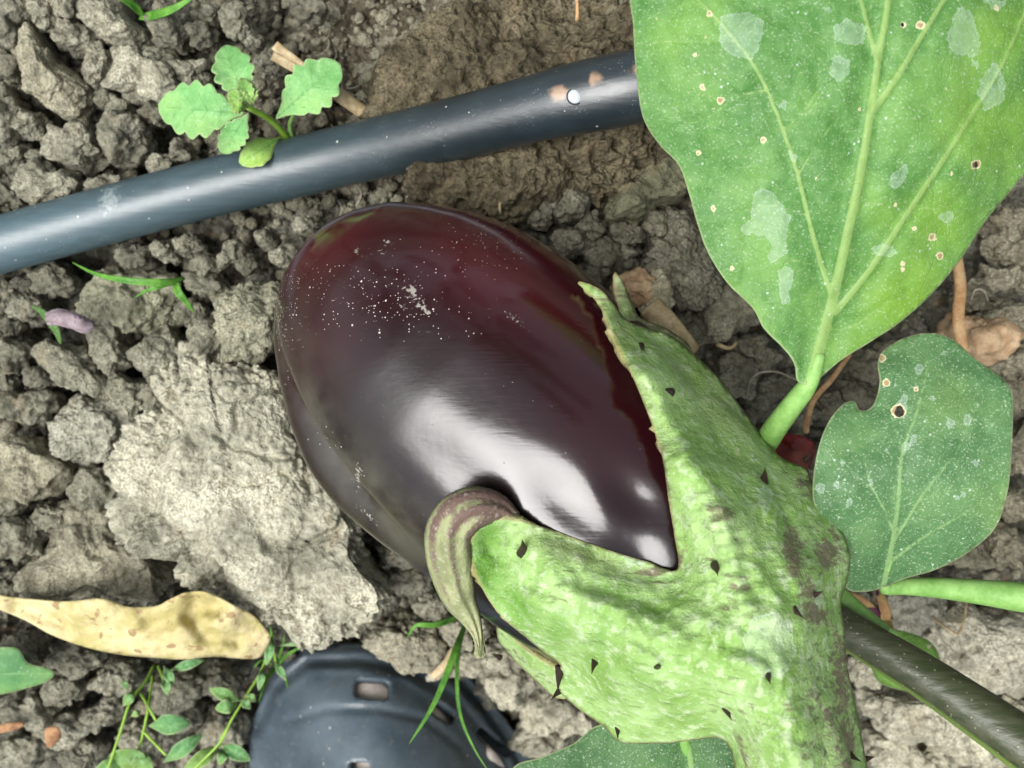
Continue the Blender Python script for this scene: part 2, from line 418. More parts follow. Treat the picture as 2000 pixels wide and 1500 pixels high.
def calyx_mat(name='calyx_green', under=False):
    m = MT(name); co = m.coord()
    n1 = m.noise(co, 90, 5, .6); n2 = m.noise(co, 420, 4, .6); n3 = m.noise(co, 1800, 3)
    mp = m.n('ShaderNodeMapping'); m.set(mp.inputs[0], co); mp.inputs['Rotation'].default_value = (0, 0, math.radians(50)); mp.inputs['Scale'].default_value = (140, 900, 400)
    st = m.noise(mp.outputs[0], 1, 4, .6)
    g = m.mix(m.ss(n1, .32, .68), (.195, .350, .075), (.345, .515, .195))
    g = m.mix(m.math('MULTIPLY', m.ss(n2, .50, .66), .65), g, (.50, .60, .38))
    g = m.mix(m.math('MULTIPLY', m.attr('deep'), .85), g, (.085, .235, .012))
    g = m.mix(m.math('MULTIPLY', m.attr('dull'), .75), g, (.24, .27, .13))
    pu = m.math('ADD', m.attr('pur'), m.math('MULTIPLY', m.math('SUBTRACT', m.math('ADD', m.math('MULTIPLY', n1, .5), m.math('MULTIPLY', st, .5)), .5), 3.6))
    col = m.mix(m.math('MULTIPLY', m.ss(pu, .30, .75), .85), g, m.mix(n2, (.10, .055, .050), (.22, .15, .12)))
    col = m.mix(m.math('MULTIPLY', m.ss(st, .56, .66), .5), col, (.13, .21, .06))
    col = m.mix(m.math('MULTIPLY', m.ss(n3, .58, .7), .35), col, (.62, .68, .52))
    res = m.math('ADD', m.attr('res'), m.math('MULTIPLY', m.math('SUBTRACT', n2, .5), 2.2))
    rim = m.math('MULTIPLY', m.ss(res, -.04, .03), m.math('MULTIPLY', m.ss(res, .06, .35, 1, .45), m.ss(n1, .3, .6, .5, 1)))
    col = m.mix(m.math('MULTIPLY', rim, .55), col, (.62, .72, .60))
    eg = m.ss(m.attr('edge'), .05, .45, 1, 0); col = m.mix(m.math('MULTIPLY', eg, .6), col, (.30, .20, .10))
    h = m.math('ADD', m.math('MULTIPLY', n2, .8), m.math('ADD', m.math('MULTIPLY', st, .4), m.math('MULTIPLY', n3, .35)))
    return m.bsdf(col, .62, m.bump(h, .0008, .8), spec=.35, trans=.06)
M['calyx'] = calyx_mat()
def curl_mat():
    m = MT('calyx_underside'); co = m.coord()
    n1 = m.noise(co, 150, 4); n2 = m.noise(co, 900, 4)
    st = m.ss(m.math('ADD', m.attr('stripe'), m.math('MULTIPLY', m.math('SUBTRACT', m.math('ADD', m.math('MULTIPLY', n1, .6), m.math('MULTIPLY', n2, .4)), .5), 2.4)), .3, .8)
    col = m.mix(m.ss(n1, .3, .7), (.19, .21, .10), (.36, .39, .20))
    col = m.mix(m.math('MULTIPLY', st, .85), col, (.105, .045, .055))
    col = m.mix(m.math('MULTIPLY', m.ss(n2, .55, .68), .4), col, (.5, .46, .38))
    return m.bsdf(col, .7, m.bump(n2, .0005, .8), spec=.3)
M['curl'] = curl_mat()

def pipe_mat():
    m = MT('black_pipe'); co = m.coord()
    n1 = m.noise(co, 60, 4); n2 = m.noise(co, 600, 4)
    mp = m.n('ShaderNodeMapping'); m.set(mp.inputs[0], co); mp.inputs['Rotation'].default_value = (0, 0, math.radians(-13)); mp.inputs['Scale'].default_value = (40, 900, 900)
    st = m.noise(mp.outputs[0], 1, 4, .6)
    col = m.mix(m.ss(n1, .3, .7), (.010, .016, .020), (.018, .029, .036))
    film_sheen = m.math('MULTIPLY', m.attr('film_sheen'), m.math('ADD', .72, m.math('MULTIPLY', m.ss(st, .35, .7), .28)))
    col = m.mix(m.math('MULTIPLY', film_sheen, .75), col, (.105, .190, .220))
    rust = m.math('ADD', m.attr('rust'), m.math('MULTIPLY', m.math('SUBTRACT', m.noise(co, 700, 3), .5), .4))
    col = m.mix(m.math('MULTIPLY', m.ss(rust, .3, .8), .65), col, (.46, .30, .19))
    sme = m.ss(m.math('ADD', m.attr('smear'), m.math('MULTIPLY', m.math('SUBTRACT', m.noise(co, 900, 4), .5), 1.3)), .4, .8)
    col = m.mix(m.math('MULTIPLY', sme, .4), col, (.42, .46, .44))
    d = m.vor(co, 520); c = m.n('ShaderNodeTexVoronoi'); m.set(c.inputs['Vector'], co); c.inputs['Scale'].default_value = 520
    sep = m.n('ShaderNodeSeparateColor'); m.set(sep.inputs[0], c.outputs['Color'])
    sp = m.math('MULTIPLY', m.math('LESS_THAN', d, m.math('MULTIPLY', sep.outputs[1], .17)), m.math('GREATER_THAN', sep.outputs[0], .8))
    d2 = m.vor(co, 1300); sp2 = m.math('MULTIPLY', m.ss(d2, .12, .2, 1, 0), m.ss(m.noise(co, 120, 2), .5, .65))
    s = m.math('MAXIMUM', sp, m.math('MULTIPLY', sp2, .45))
    col = m.mix(m.math('MULTIPLY', s, .8), col, (.55, .56, .5))
    ro = m.math('ADD', .30, m.math('ADD', m.math('MULTIPLY', n2, .12), m.math('MULTIPLY', film_sheen, .15)))
    return m.bsdf(col, ro, m.bump(m.math('ADD', m.math('MULTIPLY', st, .35), m.math('MULTIPLY', s, .6)), .0004, .5), spec=.9)
M['pipe'] = pipe_mat()
def rubber_mat():
    m = MT('clog_rubber'); co = m.coord()
    n1 = m.noise(co, 45, 4); n2 = m.noise(co, 500, 4)
    col = m.mix(m.ss(n1, .3, .7), (.050, .070, .088), (.100, .130, .152))
    col = m.mix(m.math('MULTIPLY', m.ss(n2, .54, .72), .35), col, (.17, .17, .15))
    d = m.vor(co, 230); sp = m.math('MULTIPLY', m.ss(d, .08, .14, 1, 0), m.ss(m.noise(co, 60, 2), .45, .6))
    col = m.mix(m.math('MULTIPLY', sp, .6), col, (.45, .45, .40))
    w_ = m.n('ShaderNodeTexWave'); m.set(w_.inputs['Vector'], co); w_.inputs['Scale'].default_value = 260; w_.inputs['Distortion'].default_value = 1.5
    return m.bsdf(col, .34, m.bump(n2, .0003, .4), spec=.45)
M['rubber'] = rubber_mat()
def stem_mat():
    m = MT('dark_stem'); co = m.coord()
    mp = m.n('ShaderNodeMapping'); m.set(mp.inputs[0], co); mp.inputs['Rotation'].default_value = (0, 0, math.radians(34)); mp.inputs['Scale'].default_value = (60, 500, 500)
    st = m.noise(mp.outputs[0], 1, 4); n2 = m.noise(co, 900, 3)
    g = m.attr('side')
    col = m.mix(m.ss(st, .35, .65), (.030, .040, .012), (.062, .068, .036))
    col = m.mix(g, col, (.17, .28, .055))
    sp = m.math('MULTIPLY', m.ss(m.vor(co, 600), .10, .17, 1, 0), .5); col = m.mix(sp, col, (.35, .33, .2))
    return m.bsdf(col, .42, m.bump(st, .0005, .7), spec=.5)
M['stem'] = stem_mat()
m = MT('water'); M['water'] = m.bsdf((.50, .55, .58), .12, spec=.8)  # pale grey base colour paints in the sky the bead would refract
m = MT('hole'); M['hole'] = m.bsdf((.006, .006, .006), .6)

# ------------------------------------------------------------------ terrain
gc = [(0, 0, .287), (500, 80, .286), (880, 60, .268), (1230, 30, .256), (1450, 200, .275), (1080, 300, .268), (1300, 420, .283), (1300, 620, .292),
      (0, 500, .297), (300, 700, .300), (520, 430, .288), (0, 900, .303), (500, 1000, .300), (850, 700, .281), (680, 560, .281), (1100, 900, .289),
      (0, 1250, .318), (300, 1400, .338), (0, 1480, .335), (800, 1240, .330), (620, 1340, .372), (900, 1440, .378), (700, 1560, .39), (1090, 1430, .362), (1400, 900, .298),
      (1500, 750, .298), (1900, 600, .300), (1950, 1000, .312), (1900, 1300, .325), (1700, 1450, .345), (2000, 1500, .345), (2000, 0, .285), (2150, 700, .305)]
gw = Wp(*np.array(gc).T); gt = TPS(gw[:, :2], gw[:, 2], 1e-4)
def ground_base(x, y):
    x = np.asarray(x, float); y = np.asarray(y, float); sh = x.shape
    xx = np.clip(x, -.20, .20).ravel(); yy = np.clip(y, -.17, .15).ravel()
    z = gt(np.c_[xx, yy]).reshape(sh)
    z = np.clip(z, -.10, .05); r = np.hypot(x, y); f = np.clip((r-.25)/.4, 0, 1)
    return z*(1-f)+(-.04)*f
def axis_coords(lo, hi, step):
    c = np.arange(lo, hi+step/2, step); out = [c]; s = step; a = []; v = hi
    while v < 14: s *= 1.22; v += s; a.append(v)
    out.append(np.array(a)); b = []; s = step; v = lo
    while v > -14: s *= 1.22; v -= s; b.append(v)
    return np.concatenate([np.array(b)[::-1]]+out)
gx = axis_coords(-.185, .185, .00050); gy = axis_coords(-.145, .130, .00050)
GX, GY = np.meshgrid(gx, gy)
GB = ground_base(GX, GY)
_far = np.clip(1-(np.hypot(GX, GY)-.3)/.6, 0, 1)
def ground_detail(X, Y):
    P = np.c_[X.ravel(), Y.ravel(), np.zeros(X.size)]
    big = fbm(P, 28, 3, 3).reshape(X.shape)*.0035
    px = 1000+X/.3*2000; py = 750-Y/.3*2000
    fine = np.exp(-(((px-700)/330)**2+((py-230)/330)**2))         # finely crumbled zone
    crust = np.clip(1.6*np.exp(-(((px-1010)/260)**2+((py-90)/130)**2)), 0, 1)
    wx = X+.0016*noise(P, 260, 41).reshape(X.shape); wy = Y+.0016*noise(P, 260, 42).reshape(X.shape)
    a = domes2(wx, wy, 1/.017, 11, .35, .62, .55)*.0090*(1-.7*fine)*(1-crust)
    b = domes2(wx, wy, 1/.0085, 21, .35, .66, .5)*.0048*(1-.45*fine)*(1-.8*crust)
    c = domes2(wx, wy, 1/.0042, 31, .35, .7, .5)*.0026*(1+.5*fine)*(1-.8*crust)
    d = domes2(X, Y, 1/.0021, 51, .35, .7, .5)*.0012*(1+.6*fine)
    e = fbm(P, 500, 3, 61).reshape(X.shape)*.0006
    pits = np.clip(fbm(P, 330, 3, 71).reshape(X.shape)-.15, 0, 1)*-.004*crust
    return big-.0185+a*1.15+b+c+d+e+pits+.004*crust
GZ = GB+ground_detail(GX, GY)*_far
ny, nx = GX.shape
idx = np.arange(nx*ny).reshape(ny, nx)
GF = np.stack([idx[:-1, :-1], idx[:-1, 1:], idx[1:, 1:], idx[1:, :-1]], -1).reshape(-1, 4)
_px = 1000+GX/.29*2000; _py = 750-GY/.29*2000
damp = np.exp(-(((_px-900)/480)**2+((_py-160)/300)**2)) + .9*np.exp(-(((_px-1300)/160)**2+((_py-450)/180)**2)) + .55*np.exp(-(((_px-1950)/120)**2+((_py-620)/120)**2))
ground = add_mesh('ground', np.stack([GX, GY, GZ], -1).reshape(-1, 3), GF, M['ground'], attrs={'damp': np.clip(damp, 0, 1).ravel()}, origin=(0, 0, 0))
tag(ground, kind='structure')
def gz(x, y):
    i = np.clip(np.searchsorted(gx, x)-1, 0, nx-2); j = np.clip(np.searchsorted(gy, y)-1, 0, ny-2)
    return float(GZ[j, i])
def G(px, py, up=0.0):
    """point on the soil seen at a photo pixel"""
    d = .30
    for _ in range(8):
        p = Wp(px, py, d); d = H-float(ground_base(p[0], p[1]))
    p = Wp(px, py, d-up); return p
def gd(px, py): return H-G(px, py)[2]

# ------------------------------------------------------------------ clods of earth
ICO = {}
def ico(k):
    if k not in ICO:
        b = bmesh.new(); bmesh.ops.create_icosphere(b, subdivisions=k, radius=1)
        ICO[k] = (np.array([v.co[:] for v in b.verts]), np.array([[v.index for v in f.verts] for f in b.faces])); b.free()
    return ICO[k]
def clod(outline, h, label, group=None, mat='soil', tint=1.0, sink=.35, sub=5, rough=1.0, flat=.75, name='soil_clod', seed=None, extra=None, dz=0.0, tiltv=(0, 0), fine=1.0, facets=16, pits=False, rim=0.0, crk=1.0):
    """outline: list of photo pixels; h: thickness in metres"""
    O = catmull(outline, 6, True)
    cx, cy = O.mean(0); d0 = gd(cx, cy)-h*(.5-sink*.62)
    sc = d0/FPX
    th = np.arctan2(-(O[:, 1]-cy), O[:, 0]-cx); r = np.hypot(O[:, 0]-cx, O[:, 1]-cy)*sc
    o = np.argsort(th); th, r = th[o], r[o]
    seed = seed if seed is not None else int(cx*7+cy*13) % 9973
    U, F = ico(sub)
    hyp = np.hypot(U[:, 0], U[:, 1]); a = np.arctan2(U[:, 1], U[:, 0])
    rr = np.interp(a, np.r_[th-2*math.pi, th, th+2*math.pi], np.r_[r, r, r])
    R = r.mean()
    rho = hyp**.75*rr
    V = np.c_[np.cos(a)*rho, np.sin(a)*rho, np.sign(U[:, 2])*np.abs(U[:, 2])**flat*h*.5]
    fr = np.random.default_rng(seed); cut = np.ones(len(U))
    for _k in range(facets):
        nn_ = fr.normal(size=3); nn_[2] = abs(nn_[2])*.9; nn_ /= np.linalg.norm(nn_); dt_ = U@nn_
        cut = np.minimum(cut, np.where(dt_ > .05, fr.uniform(.70, .97)/np.maximum(dt_, .05), 9))
    V = V*(cut*1.06)[:, None]
    Q = V+seed*.37
    k = min(R, .03)
    nrm = U*np.array([1, 1, R/max(h*.5, 1e-4)]); nrm /= np.linalg.norm(nrm, axis=1)[:, None]
    lump = domes3(Q, 1/(k*.85), seed, .4, .75)
    disp = (lump-.45)*k*.26+fbm(Q, .7/k, 3, seed+5)*k*.11
    wq = Q+.10*k*np.c_[noise(Q, 3/k, seed+3), noise(Q, 3/k, seed+4), noise(Q, 3/k, seed+6)]
    cr = np.exp(-(noise(wq, .95/k, seed+9)/.045)**2)*np.clip(noise(Q, .8/k, seed+11)*2+.6, 0, 1)
    if crk > 1: cr = np.maximum(cr, np.exp(-(noise(wq, 2.1/k, seed+8)/.05)**2)*np.clip(noise(Q, 1.2/k, seed+12)*2.5+.5, 0, 1)*.6)
    disp -= cr*k*.10                                                     # cracks
    if pits: disp -= np.clip(noise(Q, 1/.0042, seed+60)-.22, 0, 1)*.0075+np.clip(noise(Q, 1/.0021, seed+61)-.2, 0, 1)*.003
    g1 = domes3(Q, 1/.0036, seed+20, .35, .7)*.0026*fine; g2 = domes3(Q, 1/.0018, seed+30, .35, .7)*.0015*fine
    msk = np.clip(.62+noise(Q, 1/.009, seed+40)*1.3, .22, 1)
    if rim: msk = msk*(.15+rim*np.clip((hyp**.75-.72)/.2, 0, 1)+rim*.8*np.clip(noise(Q, 1/.016, seed+44)*3-.4, 0, 1))
    disp += ((g1+g2)*msk+fbm(Q, 1/.0030, 3, seed+50)*.0008)*rough
    V = V+nrm*disp[:, None]
    if extra is not None: V = extra(V)
    V[:, 2] += V[:, 0]*tiltv[0]+V[:, 1]*tiltv[1]
    c = Wp(cx, cy, d0); c[2] += dz
    Vw = V+c
    ob = add_mesh(name, Vw, F, M[mat], origin=(c[0], c[1], Vw[:, 2].min()))
    if np.isscalar(tint): tint = (tint,)*3
    ob.color = (*tint, 1)
    return tag(ob, label, 'clod' if 'clod' in name else name.split('_')[-1], group)
LM = [(280, 25, 'the two grass blades'), (400, 190, 'the seedling'), (640, 165, 'the split straw stalk'), (95, 140, 'the large tan-grey clod'), (300, 385, 'the pipe beside the seedling'), (40, 460, 'the pipe where it is pale and dusty'), (620, 330, 'the pipe next to the aubergine end'),
      (350, 555, 'the thin grass sprout'), (135, 625, 'the mauve bud'), (250, 600, 'the broad olive-grey clod'), (490, 630, 'the rough clod touching the aubergine'), (180, 840, 'the pale rounded clod'), (330, 800, 'the tip of the large pale slab'), (420, 1100, 'the lower rim of the large pale slab'), (180, 1080, 'the wide crumbly clod'),
      (60, 1170, 'the stalk end of the dry leaf'), (400, 1200, 'the broad end of the dry leaf'), (50, 1315, 'the grey-green pointed leaf'), (270, 1430, 'the branching weed'), (470, 1400, 'the slender weed'), (560, 1320, 'the toe of the clog'), (940, 1400, 'the side of the clog'), (880, 1280, 'the grass blades by the clog'),
      (790, 1110, 'the underside of the aubergine'), (880, 1110, 'the curled sepal tip'), (1100, 1400, 'the lower calyx edge'), (1250, 1480, 'the leaf tucked beneath the calyx'), (1180, 545, 'the dry sepal tip'), (1000, 420, 'the aubergine shoulder'), (1200, 270, 'the pipe with the drip hole'), (1340, 380, 'the edge of the large leaf'),
      (1480, 640, 'the base of the large leaf'), (1330, 500, 'the white-flecked dark clod'), (1480, 740, 'the curled rootlet'), (1550, 880, 'the dark red scrap'), (1640, 770, 'the bitten notch of the smaller leaf'), (1880, 620, 'the dry orange stalk'), (1970, 380, 'the far edge of the large leaf'), (1985, 850, 'the rounded edge of the smaller leaf'), (1900, 1140, 'the pale green stalk'),
      (1800, 1320, 'the dark stem'), (1930, 1275, 'the big pale smooth clod'), (1690, 1450, 'the thick fruit stalk'), (1700, 1200, 'the withered flower')]
def autolabel(x, y, r, ti):
    q = sorted(LM, key=lambda l: math.hypot(l[0]-x, l[1]-y))
    size = 'tiny' if r < 20 else 'small' if r < 32 else 'medium' if r < 47 else 'large'
    tone = 'dark' if ti < .82 else 'brown-grey' if ti < 1.0 else 'grey' if ti < 1.18 else 'pale'
    for a_, b_ in ((0, 1), (0, 2), (1, 0), (1, 2), (0, 3)):
        for lab in (f'{size} {tone} soil clod beside {q[a_][2]}, towards {q[b_][2]}', f'{size} {tone} clod beside {q[a_][2]}, towards {q[b_][2]}'.replace('the ', '')):
            if len(lab.split()) <= 16 and lab not in USED: USED.add(lab); return lab
    return f'{size} {tone} soil clod beside {q[0][2]}'
USED = set()
def ell(cx, cy, rx, ry, rot=0, n=11, jag=.16, seed=0):
    r = np.random.default_rng(int(cx*31+cy*17+seed)); t = np.arange(n)/n*2*math.pi; k = 1+r.uniform(-jag, jag, n)
    x = np.cos(t)*rx*k; y = np.sin(t)*ry*k; c, s = math.cos(math.radians(rot)), math.sin(math.radians(rot))
    return list(zip(cx+x*c-y*s, cy+x*s+y*c))

clod([(228, 915), (240, 880), (275, 840), (300, 800), (320, 790), (308, 760), (330, 735), (370, 705), (420, 697), (432, 722), (470, 715), (545, 735), (590, 790), (640, 880), (690, 960), (730, 1030), (718, 1080), (742, 1120),
      (764, 1150), (740, 1185), (690, 1200), (640, 1240), (590, 1242), (560, 1215), (520, 1220), (490, 1180), (440, 1135), (390, 1142), (358, 1108), (362, 1085), (300, 1065), (245, 1040), (238, 1000), (255, 960)],
     .026, 'large pale flat slab of dried earth pressed against the aubergine', tint=(1.78, 1.76, 1.72), sub=8, flat=.45, sink=.5, rough=1.0, fine=1.0, facets=5, rim=1.2, crk=2.2)
clod([(95, 840), (110, 800), (145, 775), (185, 770), (225, 782), (262, 810), (266, 850), (240, 885), (200, 908), (160, 912), (125, 900), (105, 875)], .020,
     'pale rounded clod left of the large flat slab', tint=(1.45, 1.45, 1.45), sub=6, flat=.8, sink=.6)
clod([(28, 110), (45, 70), (75, 55), (100, 90), (140, 140), (175, 180), (167, 208), (130, 232), (95, 226), (62, 200), (38, 160)], .020,
     'large tan-grey clod with a smooth broken face near the seedling, above the pipe', tint=(1.3, 1.25, 1.16), sub=6, sink=.6, rough=.7)
clod([(140, 585), (150, 555), (190, 520), (240, 512), (300, 525), (340, 548), (352, 590), (345, 622), (310, 652), (268, 648), (215, 630), (165, 612)], .018,
     'broad olive-grey clod lying under the thin grass sprout', tint=(1.12, 1.14, 1.02), sub=6, sink=.6)
clod([(405, 620), (420, 590), (445, 575), (480, 562), (520, 555), (560, 570), (575, 640), (545, 690), (500, 705), (455, 698), (425, 665)], .022,
     'rough grey clod wedged against the round end of the aubergine', tint=(1.15, 1.15, 1.05), sub=6, sink=.6)
clod([(40, 1110), (60, 1060), (95, 1020), (140, 990), (190, 985), (235, 1010), (240, 1045), (300, 1070), (335, 1105), (330, 1150), (300, 1180), (220, 1180), (120, 1178), (60, 1160)], .022,
     'wide crumbly brown-grey clod just above the dry yellow leaf', tint=(1.22, 1.18, 1.1), sub=6, sink=.5)
clod([(-40, 900), (0, 865), (40, 855), (90, 870), (128, 900), (130, 940), (95, 972), (40, 980), (-30, 985)], .018,
     'pale brown clod below the rounded clod, cut by a crack', tint=(1.25, 1.2, 1.1), sub=5, sink=.55)
clod([(1252, 560), (1290, 430), (1330, 415), (1385, 440), (1405, 500), (1400, 560), (1350, 600), (1300, 590)], .024,
     'dark clod with white mineral flecks between the aubergine and the big leaf', mat='soil', tint=(.78, .76, .72), sub=6, sink=.55, rough=1.3)
clod(ell(1425, 600, 62, 58), .022, 'rounded grey-brown clod beside the base of the big leaf', tint=(.95, .93, .85), sink=.55)
clod(ell(1900, 665, 66, 52, 15), .020, 'smooth tan clod under the dry orange stalk', mat='tan', sink=.55, rough=.5)
clod(ell(1925, 1275, 95, 82, 20), .026, 'big pale smooth clod right of the dark stem', tint=(1.75, 1.7, 1.68), sub=6, sink=.55, rough=.6)
clod(ell(1795, 1392, 92, 66, -15), .026, 'pale grey broken clod below the dark stem', tint=(1.75, 1.7, 1.66), sub=6, sink=.55, rough=.7)
clod(ell(1790, 1190, 46, 58, 20), .018, 'grey pointed clod under the pale green leaf stalk', tint=(1.15, 1.15, 1.15), sink=.6)
clod(ell(1240, 568, 46, 32, 15), .012, 'orange-tan clod behind the two dry sepal tips', mat='tan', tint=1, sink=.7, dz=.012)
clod(ell(1272, 585, 24, 44, 10), .010, 'narrow whitish flecked lump behind the sepal tips', tint=(1.9, 1.8, 1.6), sink=.7, dz=.014)
clod(ell(790, 1250, 82, 56, 10), .022, 'knobbly light clod between the pale slab and the clog', tint=(1.3, 1.25, 1.18), sub=6, sink=.5)
clod([(735, 130), (750, 70), (800, 35), (870, -30), (1000, -60), (1180, -70), (1330, 0), (1360, 120), (1330, 260), (1240, 310), (1080, 350), (950, 385), (850, 370), (790, 290), (735, 225), (718, 175)], .030,
     'wide damp pitted lump of earth that the pipe crosses', mat='damp', tint=(.95, .95, .92), sub=8, flat=.5, sink=.18, rough=1.2, fine=1.1, dz=-.0250, facets=0, pits=True)
clod([(1170, 430), (1195, 380), (1230, 345), (1290, 320), (1340, 345), (1330, 390), (1270, 400), (1250, 430), (1200, 445)], .020, 'dark olive clod with a crack below the pipe end', tint=(.72, .74, .60), sink=.6)

GA = 'clods above the pipe, left of the seedling'; LA = 'small grey-brown soil clod above the pipe on the seedling side'
for (x, y, rx, ry, ro, hh, ti) in [(88, 28, 30, 28, 0, .013, 1.05), (128, 18, 30, 26, 0, .012, 1.1), (147, 76, 44, 26, 10, .012, 1.0), (218, 42, 62, 42, 25, .016, 1.4), (335, 62, 38, 36, 0, .016, .95),
        (394, 66, 24, 22, 0, .010, .9), (462, 40, 31, 27, 0, .013, 1.1), (193, 135, 30, 38, 0, .014, 1.0), (282, 150, 62, 60, 20, .020, 1.45), (358, 145, 36, 26, 0, .012, 1.0), (243, 277, 55, 45, 15, .018, 1.1),
        (152, 292, 56, 46, 0, .018, 1.05), (104, 362, 56, 40, 0, .017, 1.1), (8, 222, 32, 54, 0, .016, 1.05), (50, 240, 28, 24, 0, .010, .95), (232, 208, 22, 17, 0, .008, .95), (212, 364, 48, 20, -10, .012, 1.05),
        (312, 325, 26, 21, 0, .010, 1.15), (18, 40, 52, 48, 0, .017, .95), (352, 296, 19, 22, 0, .008, .9), (25, 310, 26, 22, 0, .010, .85), (70, 310, 22, 16, 0, .008, .85), (20, 380, 30, 26, 0, .010, .8),
        (532, 122, 26, 24, 0, .010, .8), (610, 20, 25, 20, 0, .009, .8), (205, 190, 18, 15, 0, .007, .9), (305, 225, 26, 20, 0, .010, .95), (410, 30, 18, 18, 0, .008, .9), (500, 85, 16, 14, 0, .007, .8),
        (330, 200, 18, 16, 0, .007, .9), (15, 130, 20, 24, 0, .010, .9), (270, 95, 24, 18, 0, .010, .95)]:
    clod(ell(x, y, rx, ry, ro), hh, autolabel(x, y, max(rx, ry), ti), GA, tint=(ti, ti*.985, ti*.95), sub=5 if max(rx, ry) > 25 else 4, sink=.6)
GBn = 'clods between the pipe and the dry leaf'; LB = 'grey-brown soil clod in the heap between the pipe and the dry leaf'
for (x, y, rx, ry, ro, hh, ti) in [(408, 665, 38, 48, 0, .016, .95), (150, 715, 82, 36, 38, .016, 1.0), (218, 672, 40, 68, -10, .018, 1.05), (325, 692, 52, 54, 20, .017, 1.0), (258, 775, 40, 40, 0, .014, .95),
        (186, 950, 56, 38, 0, .015, .9), (52, 790, 52, 34, 0, .014, .95), (28, 690, 40, 38, 0, .014, .8), (105, 545, 34, 30, 0, .012, .8), (60, 600, 36, 30, 0, .012, .8), (40, 1050, 48, 54, 0, .016, .95),
        (375, 480, 26, 22, 0, .010, .9), (405, 520, 28, 24, 0, .012, .95), (450, 495, 22, 24, 0, .010, .95), (400, 555, 40, 20, 15, .011, 1.0), (270, 500, 40, 24, 10, .012, .95), (330, 490, 26, 18, 20, .009, 1.05),
        (520, 470, 18, 17, 0, .008, .9), (555, 500, 18, 16, 0, .008, .85), (485, 520, 16, 15, 0, .007, .9), (590, 440, 20, 14, 0, .008, .85), (300, 770, 34, 28, 0, .012, 1.0), (325, 775, 24, 18, 0, .009, 1.3),
        (85, 735, 26, 22, 0, .010, .85), (10, 745, 30, 30, 0, .011, .85), (380, 610, 30, 24, 0, .012, .85), (300, 715, 20, 26, 0, .009, .9), (285, 610, 20, 16, 0, .008, .95), (15, 990, 40, 30, 0, .014, .9), (110, 1010, 30, 26, 0, .011, .9),
        (530, 745, 32, 20, 0, .010, .95), (600, 720, 34, 26, 0, .012, .8), (20, 640, 26, 24, 0, .010, .75), (300, 930, 26, 22, 0, .010, .85)]:
    clod(ell(x, y, rx, ry, ro), hh, autolabel(x, y, max(rx, ry), ti), GBn, tint=(ti, ti*.99, ti*.94), sub=5 if max(rx, ry) > 25 else 4, sink=.6)
GD = 'dark clods between the aubergine and the big leaf'; LD = 'dark damp soil clod in the gap between aubergine and big leaf'
for (x, y, rx, ry, ro, hh, ti) in [(1100, 400, 42, 30, 0, .014, .75), (1050, 425, 26, 20, 0, .010, .85), (1180, 495, 40, 30, 10, .013, .85), (1215, 500, 26, 22, 0, .010, .9), (1285, 435, 24, 22, 30, .011, .95),
        (1110, 470, 28, 24, 0, .010, .8), (1150, 440, 26, 22, 0, .010, .7), (1160, 540, 24, 20, 0, .009, .8), (1220, 460, 28, 22, 0, .010, .75), (1015, 395, 26, 20, 0, .010, .75), (1445, 735, 48, 40, 0, .015, .85),
        (1490, 700, 30, 24, 0, .011, .8), (1455, 680, 34, 26, 0, .012, .8), (1515, 760, 28, 24, 0, .010, .75), (1330, 640, 40, 26, 10, .012, .7), (1480, 790, 22, 22, 0, .009, .85), (1370, 650, 30, 22, 0, .010, .75), (1560, 800, 30, 24, 0, .010, .75),
        (1390, 400, 26, 30, 0, .012, .7), (1340, 330, 26, 24, 0, .012, .7)]:
    clod(ell(x, y, rx, ry, ro), hh, autolabel(x, y, max(rx, ry), ti), GD, mat='soil', tint=(ti, ti*.98, ti*.92), sub=5 if max(rx, ry) > 25 else 4, sink=.6)
GE = 'clods on the far side of the leaves'; LE = 'brownish soil clod peeking out beyond the edges of the two broad leaves'
for (x, y, rx, ry, ro, hh, ti) in [(1965, 440, 40, 34, 0, .013, .9), (1965, 490, 42, 32, 0, .013, 1.0), (1945, 545, 40, 28, 0, .012, .85), (1990, 540, 24, 24, 0, .010, .9), (1965, 625, 48, 36, 0, .014, .9), (1985, 700, 38, 36, 0, .013, .9),
        (1980, 780, 40, 42, 0, .014, .85), (1990, 880, 36, 50, 0, .014, 1.0), (1985, 985, 32, 36, 0, .013, 1.0), (1700, 720, 46, 40, 0, .014, .95), (1670, 775, 36, 30, 0, .012, .8), (1740, 690, 34, 24, 0, .012, 1.0), (1620, 790, 30, 26, 0, .011, .85),
        (1960, 1065, 44, 36, 0, .014, 1.05), (1890, 1080, 50, 32, 0, .014, 1.15), (1985, 1200, 40, 26, 0, .013, 1.0), (1860, 1190, 30, 24, 0, .011, .85), (1890, 570, 26, 30, 0, .011, .85)]:
    clod(ell(x, y, rx, ry, ro), hh, autolabel(x, y, max(rx, ry), ti), GE, tint=(ti*1.02, ti*.97, ti*.88), sub=5, sink=.6)
GP = 'pale clods at the foot of the bed'; PK = 1.14; LP = 'pale dry soil clod at the foot of the bed near dark stem and clog'
